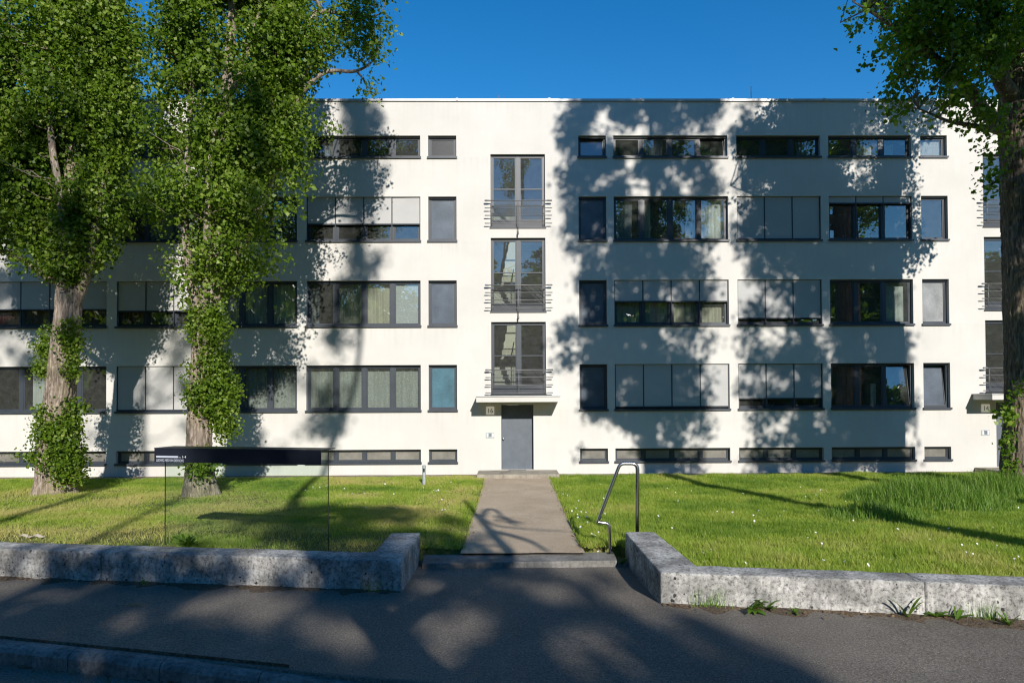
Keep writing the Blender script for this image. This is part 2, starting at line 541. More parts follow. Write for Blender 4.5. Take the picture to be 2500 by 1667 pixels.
def bark_mat(name, lo, hi):
    m, t, p, o = nodes_of(name)
    tc = N(t, 'ShaderNodeTexCoord')
    mp = N(t, 'ShaderNodeMapping')
    mp.inputs['Scale'].default_value = (9, 9, 1.5)
    t.links.new(tc.outputs['Object'], mp.inputs[0])
    n = N(t, 'ShaderNodeTexNoise', Scale=2.3, Detail=8, Roughness=0.65, Distortion=0.6)
    t.links.new(mp.outputs[0], n.inputs['Vector'])
    c = ramp(t, n.outputs[0], [(0.32, tuple(v * 0.45 for v in lo)), (0.48, lo), (0.68, hi)])
    n2 = N(t, 'ShaderNodeTexNoise', Scale=1.1, Detail=3)
    t.links.new(tc.outputs['Object'], n2.inputs['Vector'])
    c = mixc(t, ramp(t, n2.outputs[0], [(0.5, g(0)), (0.7, g(0.35))]), c, (0.26, 0.23, 0.09))
    t.links.new(c, p.inputs['Base Color'])
    p.inputs['Roughness'].default_value = 0.92
    bump(t, p, n.outputs[0], 1.0, 0.05)
    return m


MAT['bark'] = bark_mat('poplar_bark', (0.24, 0.19, 0.15), (0.50, 0.42, 0.345))
MAT['bark_dk'] = bark_mat('poplar_bark_dark', (0.16, 0.125, 0.095), (0.34, 0.28, 0.22))


# ------------------------------------------------------------------ mesh helpers
def link(o, parent=None):
    COL.objects.link(o)
    if parent is not None:
        o.parent = parent
    return o


def tag(o, label=None, cat=None, group=None, kind=None):
    if label:
        o['label'] = label
    if cat:
        o['category'] = cat
    if group:
        o['group'] = group
    if kind:
        o['kind'] = kind
    return o


def empty(name, loc, label, cat, group=None):
    o = bpy.data.objects.new(name, None)
    o.location = loc
    link(o)
    return tag(o, label, cat, group)


class MB:
    def __init__(s, org=(0, 0, 0)):
        s.v, s.f, s.o = [], [], Vector(org)

    def quad(s, *p):
        b = len(s.v)
        s.v += [tuple(q) for q in p]
        s.f.append(tuple(range(b, b + len(p))))

    def box(s, x0, x1, y0, y1, z0, z1):
        b = len(s.v)
        s.v += [(x0, y0, z0), (x1, y0, z0), (x1, y1, z0), (x0, y1, z0), (x0, y0, z1), (x1, y0, z1), (x1, y1, z1), (x0, y1, z1)]
        s.f += [tuple(b + i for i in q) for q in ((3, 2, 1, 0), (4, 5, 6, 7), (0, 1, 5, 4), (1, 2, 6, 5), (2, 3, 7, 6), (3, 0, 4, 7))]
        return s

    def tube(s, pts, rad, n=10, caps=True):
        pts = [Vector(p) for p in pts]
        rad = [rad] * len(pts) if not hasattr(rad, '__len__') else rad
        b = len(s.v)
        up = Vector((0, 0, 1))
        prev = None
        for i, p in enumerate(pts):
            d = (pts[min(i + 1, len(pts) - 1)] - pts[max(i - 1, 0)]).normalized()
            if prev is None:
                a = d.orthogonal().normalized()
            else:
                a = (prev - d * prev.dot(d)).normalized()
            prev = a
            c = d.cross(a)
            for k in range(n):
                th = 2 * math.pi * k / n
                s.v.append(tuple(p + (a * math.cos(th) + c * math.sin(th)) * rad[i]))
        for i in range(len(pts) - 1):
            for k in range(n):
                s.f.append((b + i * n + k, b + i * n + (k + 1) % n, b + (i + 1) * n + (k + 1) % n, b + (i + 1) * n + k))
        if caps:
            s.f.append(tuple(b + k for k in range(n - 1, -1, -1)))
            e = b + (len(pts) - 1) * n
            s.f.append(tuple(e + k for k in range(n)))
        return s

    def build(s, name, mat, parent=None, smooth=False, bevel=0.0):
        me = bpy.data.meshes.new(name)
        o_ = s.o
        me.from_pydata([(v[0] - o_[0], v[1] - o_[1], v[2] - o_[2]) for v in s.v], [], s.f)
        if smooth:
            me.polygons.foreach_set('use_smooth', [True] * len(me.polygons))
        me.materials.append(MAT[mat] if isinstance(mat, str) else mat)
        if bevel:
            bm = bmesh.new()
            bm.from_mesh(me)
            bmesh.ops.bevel(bm, geom=bm.edges[:], offset=bevel, segments=2, affect='EDGES', profile=0.6)
            bm.to_mesh(me)
            bm.free()
        me.update()
        o = bpy.data.objects.new(name, me)
        if parent is None:
            o.location = o_
        return link(o, parent)


def np_mesh(name, V, Fc, mat, parent=None, var=None, org=(0, 0, 0), smooth=False):
    me = bpy.data.meshes.new(name)
    V = np.asarray(V, np.float32) - np.asarray(org, np.float32)
    Fc = np.asarray(Fc, np.int32)
    n, k = Fc.shape
    me.vertices.add(len(V))
    me.vertices.foreach_set('co', V.ravel())
    me.loops.add(n * k)
    me.loops.foreach_set('vertex_index', Fc.ravel())
    me.polygons.add(n)
    me.polygons.foreach_set('loop_start', np.arange(0, n * k, k, dtype=np.int32))
    if smooth:
        me.polygons.foreach_set('use_smooth', np.ones(n, bool))
    if var is not None:
        a = me.attributes.new('var', 'FLOAT', 'POINT')
        a.data.foreach_set('value', np.asarray(var, np.float32))
    me.update(calc_edges=True)
    me.materials.append(MAT[mat])
    o = bpy.data.objects.new(name, me)
    if parent is None:
        o.location = org
    return link(o, parent)


def text_mesh(name, body, size, mat, parent, loc, rot, sx=1.0, depth=0.002, align='LEFT'):
    cu = bpy.data.curves.new(name, 'FONT')
    cu.body = body
    cu.size = size
    cu.extrude = depth
    cu.align_x = align
    cu.align_y = 'BOTTOM_BASELINE'
    tmp = bpy.data.objects.new('tmp', cu)
    COL.objects.link(tmp)
    dg = bpy.context.evaluated_depsgraph_get()
    me = bpy.data.meshes.new_from_object(tmp.evaluated_get(dg))
    bpy.data.objects.remove(tmp)
    me.transform(Matrix.Translation(loc) @ rot.to_4x4() @ Matrix.Diagonal((sx, 1, 1, 1)))
    me.materials.clear()
    me.materials.append(MAT[mat])
    me.name = name
    o = bpy.data.objects.new(name, me)
    return link(o, parent)


# ------------------------------------------------------------------ ground setting
def grid_sheet(name, xs, ys, zf, mat, inside=None):
    X, Y = np.meshgrid(np.asarray(xs, float), np.asarray(ys, float))
    Z = zf(X, Y)
    V = np.stack([X, Y, Z], -1).reshape(-1, 3)
    nx, ny = len(xs), len(ys)
    i = (np.arange(ny - 1)[:, None] * nx + np.arange(nx - 1)[None, :]).ravel()
    Fc = np.stack([i, i + 1, i + nx + 1, i + nx], -1)
    return tag(np_mesh(name, V, Fc, mat, smooth=True), kind='structure')


def wall_front(x):
    """front line of the low garden walls (they run askew to the facade)"""
    x = np.asarray(x, float)
    return np.where(x < 0, -12.9 - 0.162 * (x + 1.41), -13.58 - 0.181 * (x - 1.75))


def kerb_line(x):
    return -14.80 - 0.25 * (np.asarray(x, float) + 5.1)


mb = MB()
mb.quad((-900, -900, -0.42), (900, -900, -0.42), (900, 900, -0.42), (-900, 900, -0.42))
tag(mb.build('ground', 'ground'), kind='structure')


def lawn_z(X, Y):
    p = np.stack([X * 0.5, Y * 0.5, X * 0 + 3.1], -1)
    base = 0.035 + 0.07 * (fbm(p, 3) - 0.5)
    edge = np.minimum(np.abs(X + 0.79), np.abs(X - 1.12))
    return base * np.clip(edge / 0.5, 0.25, 1) + 0.10 * np.clip((-Y - 4) / 7, 0, 1) * np.clip((edge - 0.4) / 2.0, 0, 1)


for nm, xa, xb in (('lawn', -30, -0.78), ('lawn', 1.11, 30)):
    xs = np.linspace(xa, xb, 160)
    X, T = np.meshgrid(xs, np.linspace(0, 1, 60))
    yf = wall_front(X) + 0.25
    if xa < 0:
        yf = np.where(X > -1.6, -10.88, yf)
    else:
        yf = np.where(X < 1.95, -10.80, yf)
    Y = -0.95 + T * (yf + 0.95)
    Z = lawn_z(X, Y)
    Y[-1] = Y[-2] - 0.03
    Z[-1] = -0.4
    V = np.stack([X, Y, Z], -1).reshape(-1, 3)
    nx, ny = 160, 60
    i = (np.arange(ny - 1)[:, None] * nx + np.arange(nx - 1)[None, :]).ravel()
    tag(np_mesh(nm, V, np.stack([i, i + nx, i + nx + 1, i + 1], -1), 'turf', smooth=True), kind='structure')

grid_sheet('path', np.linspace(-0.80, 1.13, 24), np.linspace(-11.0, -1.2, 90),
           lambda X, Y: 0.022 + 0.005 * np.minimum(0, Y + 1) + 0.012 * (fbm(np.stack([X * 2, Y * 2, X * 0], -1)) - 0.5), 'path')
grid_sheet('foundation_strip', np.linspace(-30, 30, 160), np.linspace(-1.0, 0.1, 8),
           lambda X, Y: 0.006 + 0.015 * (fbm(np.stack([X * 2, Y * 2, X * 0 + 9], -1)) - 0.5), 'strip')


def walk_z(X, Y):
    base = -0.055 - 0.006 * X + 0.012 * (fbm(np.stack([X * 1.2, Y * 1.2, X * 0 + 4], -1)) - 0.5)
    dip = np.clip((Y + 14.2) / 2.6, 0, 1)
    return base - 0.10 * dip * dip * (3 - 2 * dip)


xs = np.linspace(-30, 30, 240)
X, T = np.meshgrid(xs, np.concatenate([[0.0], np.linspace(0.0005, 1, 59)]))
yb = np.where((X > -1.6) & (X < 1.95), -11.3, wall_front(X) + 0.2)
yk = kerb_line(X)
yk = np.clip(yk, -24.0, -9.5)
yb = np.maximum(yb, yk + 0.5)
Y = yk + T * (yb - yk)
WZ = walk_z(X, Y)
WZ[0] = -0.4
V = np.stack([X, Y, WZ], -1).reshape(-1, 3)
i = (np.arange(59)[:, None] * 240 + np.arange(239)[None, :]).ravel()
tag(np_mesh('sidewalk', V, np.stack([i, i + 1, i + 241, i + 240], -1), 'asphalt', smooth=True), kind='structure')
# street below the kerb
mb = MB()
mb.quad((-60, -60, -0.19), (60, -60, -0.19), (60, -6, -0.19), (-60, -6, -0.19))
tag(mb.build('street', 'street'), kind='structure')


def kerb_z(x):
    drop = np.clip((x + 3.4) / 2.2, 0, 1)
    return walk_z(np.array([x]), kerb_line([x]))[0] + 0.012 - 0.05 * drop


ks = empty('kerb', (-5, float(kerb_line(-5)), -0.1), None, None)
tag(ks, kind='structure')
xk = -13.0
while xk < 3.0:
    x2 = xk + 0.98
    m_ = MB(org=ks.location)
    y1, y2 = float(kerb_line(xk)), float(kerb_line(x2))
    z1, z2 = kerb_z(xk), kerb_z(x2)
    prof = [(0.03, -0.3), (0.03, 0.0), (-0.06, 0.0), (-0.115, -0.018), (-0.145, -0.055), (-0.15, -0.3)]
    b = len(m_.v)
    for (xx, yy, zz) in ((xk + 0.004, y1, z1), (x2 - 0.004, y2, z2)):
        for (dy, dz) in prof:
            m_.v.append((xx, yy + dy, zz + dz))
    n_ = len(prof)
    for q in range(n_):
        m_.f.append((b + q, b + (q + 1) % n_, b + n_ + (q + 1) % n_, b + n_ + q))
    m_.f.append(tuple(range(b, b + n_)))
    m_.f.append(tuple(range(b + 2 * n_ - 1, b + n_ - 1, -1)))
    m_.build('kerb_stone', 'kerb', ks)
    xk = x2


def soil_strip(name, line, w0, w1, zf, mat, n=260, xa=-12., xb=12., seed=0, tap=False):
    xs = np.linspace(xa, xb, n)
    w = w0 + (w1 - w0) * np.clip(fbm(np.stack([xs * 4.3, xs * 0 + seed, xs * 0], -1), 5) * 3.2 - 1.2, 0, 1)
    w = w * np.clip((xb - xs) / 1.2, 0.02, 1) * np.clip((xs - xa) / 1.2, 0.02, 1) if tap else w
    rows = []
    for t in (0, 0.4, 0.75, 1.0):
        y = line(xs) + 0.02 - w * t
        z = zf(xs, y) + 0.006 + 0.022 * (1 - t) ** 1.5
        if t == 1.0:
            z -= 0.012
        rows.append(np.stack([xs, y, z], -1))
    V = np.concatenate(rows)
    i = (np.arange(3)[:, None] * n + np.arange(n - 1)[None, :]).ravel()
    return tag(np_mesh(name, V, np.stack([i, i + n, i + n + 1, i + 1], -1), mat, smooth=True), kind='structure')


soil_strip('soil_strip', wall_front, 0.03, 0.34, walk_z, 'soil', xa=-12, xb=-1.42, seed=1)
soil_strip('soil_strip', wall_front, 0.05, 0.36, walk_z, 'soil', xa=1.76, xb=12, seed=2)
soil_strip('soil_strip', lambda x: kerb_line(x) + 0.05, 0.0, 0.05, walk_z, 'soil', xa=-9, xb=-2.0, seed=3, n=420, tap=True)
soil_strip('soil_strip', lambda x: kerb_line(x) - 0.14, 0.0, 0.09, lambda x, y: np.full_like(x, -0.188), 'soil', xa=-9, xb=-1.0, seed=4, tap=True)

# concrete threshold between the wall stubs
mb = MB()
a, b_, c, d = Vector((-1.38, -10.90, 0)), Vector((1.61, -10.79, 0)), Vector((1.57, -11.36, 0)), Vector((-1.33, -11.47, 0))
zt, zb = -0.068, -0.4
bot = [Vector((p[0], p[1], zb)) for p in (a, b_, c, d)]
top = [Vector((p[0], p[1], zt)) for p in (a, b_, c, d)]
mb.v = [tuple(p) for p in bot + top]
mb.f = [(0, 1, 2, 3), (7, 6, 5, 4), (0, 4, 5, 1), (1, 5, 6, 2), (2, 6, 7, 3), (3, 7, 4, 0)]
tag(mb.build('threshold_slab', 'sillconc', bevel=0.012), kind='structure')

# ------------------------------------------------------------------ building
BLD = empty('apartment_building', (0, 0, 0), 'long white four storey apartment block with flat roof and anthracite window bands', 'building')
ROWS = {'top': (9.96, 10.64), 'r2': (7.325, 8.716), 'r1': (4.655, 6.077), 'r0': (2.01, 3.43), 'base': (0.387, 0.793)}
BAYS = {'L4b': (-16.20, -12.60, 4), 'L3b': (-12.30, -9.66, 3), 'L3a': (-9.33, -6.69, 3), 'L4a': (-6.40, -2.83, 4), 'LS': (-2.583, -1.697, 1),
        'RS': (2.143, 3.019, 1), 'R4': (3.25, 6.86, 4), 'R3a': (7.14, 9.81, 3), 'R3b': (10.06, 12.70, 3), 'RS2': (12.99, 13.84, 1)}
DX = 15.60                                   # distance from stair 16 to stair 14
STAIR = [(-0.625, 1.09, 7.74, 10.05), (-0.625, 1.09, 5.095, 7.41), (-0.625, 1.09, 2.505, 4.767)]
DOOR = (-0.318, 0.688, 0.148, 2.172)
openings = [(x0, x1, z0, z1) for (z0, z1) in ROWS.values() for (x0, x1, n) in BAYS.values()]
for dx in (0, DX):
    openings += [(a + dx, b + dx, c, d) for (a, b, c, d) in STAIR] + [(DOOR[0] + dx, DOOR[1] + dx, DOOR[2], DOOR[3])]
XE, DEPTH, ROOF, TH = 24.0, 9.0, 11.74, 0.36
xs = sorted({-XE, XE} | {round(v, 4) for o in openings for v in o[:2]})
zs = sorted({-0.3, ROOF} | {round(v, 4) for o in openings for v in o[2:]})
mb = MB()
for i in range(len(xs) - 1):
    for j in range(len(zs) - 1):
        cx, cz = (xs[i] + xs[i + 1]) / 2, (zs[j] + zs[j + 1]) / 2
        if any(o[0] < cx < o[1] and o[2] < cz < o[3] for o in openings):
            continue
        mb.quad((xs[i], 0, zs[j]), (xs[i + 1], 0, zs[j]), (xs[i + 1], 0, zs[j + 1]), (xs[i], 0, zs[j + 1]))
for (x0, x1, z0, z1) in openings:
    mb.quad((x0, 0, z0), (x0, TH, z0), (x0, TH, z1), (x0, 0, z1))
    mb.quad((x1, TH, z0), (x1, 0, z0), (x1, 0, z1), (x1, TH, z1))
    mb.quad((x0, 0, z1), (x0, TH, z1), (x1, TH, z1), (x1, 0, z1))
    mb.quad((x0, TH, z0), (x0, 0, z0), (x1, 0, z0), (x1, TH, z0))
mb.quad((-XE, DEPTH, -0.3), (-XE, 0, -0.3), (-XE, 0, ROOF), (-XE, DEPTH, ROOF))
mb.quad((XE, 0, -0.3), (XE, DEPTH, -0.3), (XE, DEPTH, ROOF), (XE, 0, ROOF))
mb.quad((XE, DEPTH, -0.3), (-XE, DEPTH, -0.3), (-XE, DEPTH, ROOF), (XE, DEPTH, ROOF))
mb.build('wall', 'plaster', BLD)
MB().box(-XE, XE, 0.0 + 0.01, DEPTH, ROOF - 0.25, ROOF - 0.004).build('roof', 'gravelroof', BLD)
mb = MB()
xj = -XE - 0.04
cop = MB().box(-XE - 0.04, XE + 0.04, -0.035, 0.30, ROOF + 0.002, ROOF + 0.055).box(-XE - 0.04, XE + 0.04, -0.045, -0.036, ROOF - 0.02, ROOF + 0.05).build('roof_edge', 'flash', BLD)
for k in range(16):
    MB().box(-22 + k * 2.9, -21.93 + k * 2.9, -0.055, 0.30, ROOF - 0.012, ROOF + 0.066).build('seam_cover', 'flash', cop)
MB().tube([(-0.35, 0.05, ROOF + 0.05), (-0.35, 0.05, ROOF + 0.20)], 0.012, 6).build('rod', 'railing', cop)
MB().tube([(7.75, 0.35, ROOF + 0.05), (7.75, 0.35, ROOF + 0.62)], 0.012, 6).build('rod', 'railing', cop)

# interior shell: storey slabs, back wall, cross walls
for z in (-0.25, 1.45, 4.05, 6.70, 9.35, 11.30):
    for (xa, xb) in ((-XE + 0.2, -1.25), (1.65, DX - 1.25), (DX + 1.65, XE - 0.2)):
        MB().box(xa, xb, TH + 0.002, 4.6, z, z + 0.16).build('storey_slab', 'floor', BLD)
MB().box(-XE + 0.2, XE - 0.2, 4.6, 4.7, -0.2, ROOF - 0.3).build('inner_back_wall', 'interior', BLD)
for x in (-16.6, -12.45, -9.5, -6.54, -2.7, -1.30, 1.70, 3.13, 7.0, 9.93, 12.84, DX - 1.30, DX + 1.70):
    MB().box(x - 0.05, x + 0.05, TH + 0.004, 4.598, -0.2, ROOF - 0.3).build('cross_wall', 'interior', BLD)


# ------------------------------------------------------------------ windows
def curtain(x0, x1, z0, z1, y, mat, parent, amp=0.02, folds=9.0, wavy_top=False):
    n = max(12, int((x1 - x0) * 40))
    x = np.linspace(x0, x1, n)
    ph = random.random() * 9
    yy = y + amp * np.sin((x - x0) * folds * 2 * np.pi + ph + 1.5 * np.sin(x * 5 + ph)) + 0.01 * np.sin(x * 23 + ph)
    zt = np.full(n, z1) + (0.025 * np.sin(x * 9 + ph) if wavy_top else 0)
    V = np.concatenate([np.stack([x, yy, np.full(n, z0)], -1), np.stack([x, yy * 0.5 + y * 0.5, zt], -1)])
    i = np.arange(n - 1)
    return np_mesh('curtain', V, np.stack([i, i + 1, i + n + 1, i + n], -1), mat, parent, smooth=True)


def louvre(x0, x1, z0, z1, y, parent):
    m_ = MB()
    z = z0
    while z < z1:
        m_.quad((x0, y, z), (x1, y, z), (x1, y + 0.012, z + 0.021), (x0, y + 0.012, z + 0.021))
        z += 0.024
    return m_.build('venetian_blind', 'venetian', parent)


FY0, FY1, GY = 0.135, 0.205, 0.165


def window(x0, x1, z0, z1, n, spec):
    """one window band: frame (the part), with sill, sashes, panes, blinds and curtains as sub-parts"""
    e = 0.055
    f = MB()
    f.box(x0, x1, FY0, FY1, z1 - e, z1).box(x0, x1, FY0, FY1, z0, z0 + e * 1.1)
    f.box(x0, x0 + e, FY0, FY1, z0 + e * 1.1, z1 - e).box(x1 - e, x1, FY0, FY1, z0 + e * 1.1, z1 - e)
    pw = (x1 - x0) / n
    for k in range(1, n):
        xm = x0 + pw * k
        f.box(xm - 0.058, xm + 0.058, FY0, FY1, z0 + e * 1.1, z1 - e)
    w = f.build('window', 'frame', BLD)
    s = MB()
    s.box(x0 - 0.03, x1 + 0.03, -0.045, FY0 - 0.002, z0 - 0.012, z0 + 0.014)
    s.box(x0 - 0.03, x1 + 0.03, -0.050, -0.045 - 0.0005, z0 - 0.05, z0 + 0.012)
    s.build('sill', 'frame', w)
    head = MB().box(x0 + 0.003, x1 - 0.003, 0.09, FY0 - 0.002, z1 - 0.05, z1 - 0.003)
    head.build('blind_box', 'frame', w)
    panes = spec.get('panes', ['glass'] * n)
    tilt = spec.get('tilt', [])
    for k in range(n):
        a = x0 + pw * k + (e if k == 0 else 0.058) + 0.001
        b = x0 + pw * (k + 1) - (e if k == n - 1 else 0.058) - 0.001
        za, zb = z0 + e * 1.1 + 0.001, z1 - e - 0.001
        r = 0.036 if z1 - z0 > 0.5 else 0.022
        sash = MB()
        sash.box(a, b, FY0 + 0.012, FY1 - 0.008, za, za + r).box(a, b, FY0 + 0.012, FY1 - 0.008, zb - r, zb)
        sash.box(a, a + r, FY0 + 0.012, FY1 - 0.008, za + r, zb - r).box(b - r, b, FY0 + 0.012, FY1 - 0.008, za + r, zb - r)
        pane = MB().box(a + r - 0.004, b - r + 0.004, GY, GY + 0.006, za + r - 0.004, zb - r + 0.004)
        if k in tilt:
            ang = math.radians(6.5)
            for m_ in (sash, pane):
                m_.v = [(vx, FY1 + (vy - FY1) * math.cos(ang) + (vz - za) * math.sin(ang), za + (vz - za) * math.cos(ang)) for (vx, vy, vz) in m_.v]
        sash.build('sash', 'frame', w)
        pane.build('pane', panes[k], w)
    # outside roller blinds between guide bars
    bl = spec.get('blind')
    if bl:
        y = 0.055
        zb = z1 - (z1 - z0) * bl
        fr_ = spec.get('blind_n', n)
        bw = (x1 - x0 - 0.03) / fr_
        for k in range(fr_):
            a, b = x0 + 0.015 + bw * k + 0.018, x0 + 0.015 + bw * (k + 1) - 0.018
            nx = 9
            m_ = MB()
            ph = random.random() * 6
            for q in range(nx):
                xa, xb2 = a + (b - a) * q / nx, a + (b - a) * (q + 1) / nx
                ya, yb2 = [y + 0.005 * math.sin(ph + 3.0 * (xx - a) / (b - a)) for xx in (xa, xb2)]
                m_.quad((xa, ya, zb), (xb2, yb2, zb), (xb2, yb2 + 0.004, z1 - 0.012), (xa, ya + 0.004, z1 - 0.012))
            m_.build('roller_blind', 'blind', w, smooth=True)
        m_ = MB().box(x0 + 0.012, x1 - 0.012, y - 0.014, y + 0.018, zb - 0.038, zb - 0.002)
        m_.build('bottom_bar', 'frame', w)
        for k in range(fr_ + 1):
            xm = x0 + 0.015 + bw * k
            MB().box(xm - 0.013, xm + 0.013, y - 0.008, y + 0.024, z0 + 0.016, z1 - 0.004).build('guide_bar', 'frame', w)
    for (k, ca, cb, mat, zl, zh, kw) in spec.get('curtains', []):
        a, b = x0 + pw * (k + ca), x0 + pw * (k + cb)
        curtain(a, b, z0 + (z1 - z0) * zl, z0 + (z1 - z0) * zh, 0.33, mat, w, **kw)
    for k in spec.get('venetian', []):
        louvre(x0 + pw * k + 0.07, x0 + pw * (k + 1) - 0.07, z0 + 0.08, z1 - 0.07, 0.225, w)
    return w


def full(n, mat, zl=0.0, zh=1.0, **kw):
    return [(k, 0.0, 1.0, mat, zl, zh, kw) for k in range(n)]


D1 = dict
SPEC = {
    ('top', 'L4a'): D1(curtains=[(0, 0.55, 1, 'c_grey', 0, 1, {})]),
    ('top', 'LS'): D1(panes=['frost_dark']),
    ('top', 'RS'): D1(tilt=[0]),
    ('top', 'R4'): D1(curtains=[(1, 0.2, 0.8, 'c_grey', 0, 1, {})], tilt=[3]),
    ('top', 'R3a'): D1(curtains=[(2, 0.3, 0.7, 'c_grey', 0, 1, {})]),
    ('top', 'R3b'): D1(curtains=[(1, 0.15, 0.75, 'c_cream', 0, 0.72, D1(wavy_top=True)), (2, 0.1, 0.55, 'c_cream', 0, 0.72, D1(wavy_top=True))]),
    ('top', 'RS2'): D1(venetian=[0]),
    ('r2', 'L4b'): D1(curtains=full(4, 'c_white')),
    ('r2', 'L3b'): D1(curtains=[(1, 0, 1, 'c_white', 0, 1, {}), (2, 0, 0.8, 'c_white', 0, 1, {})]),
    ('r2', 'L3a'): D1(curtains=[(0, 0, 0.6, 'c_grey', 0, 1, {})]),
    ('r2', 'L4a'): D1(blind=0.60),
    ('r2', 'LS'): D1(panes=['frost']),
    ('r2', 'RS'): D1(panes=['frost']),
    ('r2', 'R4'): D1(curtains=[(0, 0.05, 0.7, 'c_grey', 0, 1, {}), (1, 0.1, 0.35, 'c_cream', 0, 1, {}), (2, 0.6, 1.0, 'c_white', 0, 1, {}), (3, 0, 0.9, 'c_white', 0, 1, {})]),
    ('r2', 'R3a'): D1(blind=0.955),
    ('r2', 'R3b'): D1(blind=0.145),
    ('r2', 'RS2'): D1(),
    ('r1', 'L4b'): D1(blind=0.60, curtains=full(4, 'c_red', 0, 0.5)),
    ('r1', 'L3b'): D1(blind=0.64, curtains=[(0, 0, 1, 'c_red', 0, 0.5, {}), (1, 0, 1, 'c_grey', 0, 0.5, {})]),
    ('r1', 'L3a'): D1(curtains=full(3, 'c_white')),
    ('r1', 'L4a'): D1(curtains=[(0, 0.0, 0.35, 'c_grey', 0, 1, {}), (1, 0, 1, 'c_cream', 0, 1, {}), (2, 0, 1, 'c_cream', 0, 1, {})], venetian=[3]),
    ('r1', 'LS'): D1(panes=['frost']),
    ('r1', 'RS'): D1(panes=['frost']),
    ('r1', 'R4'): D1(blind=0.46, curtains=full(4, 'c_cream', 0, 0.7)),
    ('r1', 'R3a'): D1(blind=0.84),
    ('r1', 'R3b'): D1(curtains=[(2, 0, 1, 'c_white', 0, 1, D1(amp=0.004))]),
    ('r1', 'RS2'): D1(panes=['frost_white']),
    ('r0', 'L4b'): D1(curtains=[(1, 0.25, 0.75, 'c_white', 0, 1, {})]),
    ('r0', 'L3b'): D1(blind=0.955),
    ('r0', 'L3a'): D1(curtains=full(3, 'c_lace', amp=0.012)),
    ('r0', 'L4a'): D1(curtains=full(4, 'c_lace', amp=0.012)),
    ('r0', 'LS'): D1(panes=['frost_blue']),
    ('r0', 'RS'): D1(panes=['frost']),
    ('r0', 'R4'): D1(blind=0.93),
    ('r0', 'R3a'): D1(blind=0.76),
    ('r0', 'R3b'): D1(tilt=[2], curtains=[(1, 0.62, 0.8, 'c_white', 0, 0.55, {})]),
    ('r0', 'RS2'): D1(panes=['frost'], tilt=[0]),
}
for rn, (z0, z1) in ROWS.items():
    for bn, (x0, x1, n) in BAYS.items():
        sp = SPEC.get((rn, bn), {})
        if rn == 'base':
            sp = D1(panes=['cellar'] * n)
        window(x0, x1, z0, z1, n, sp)


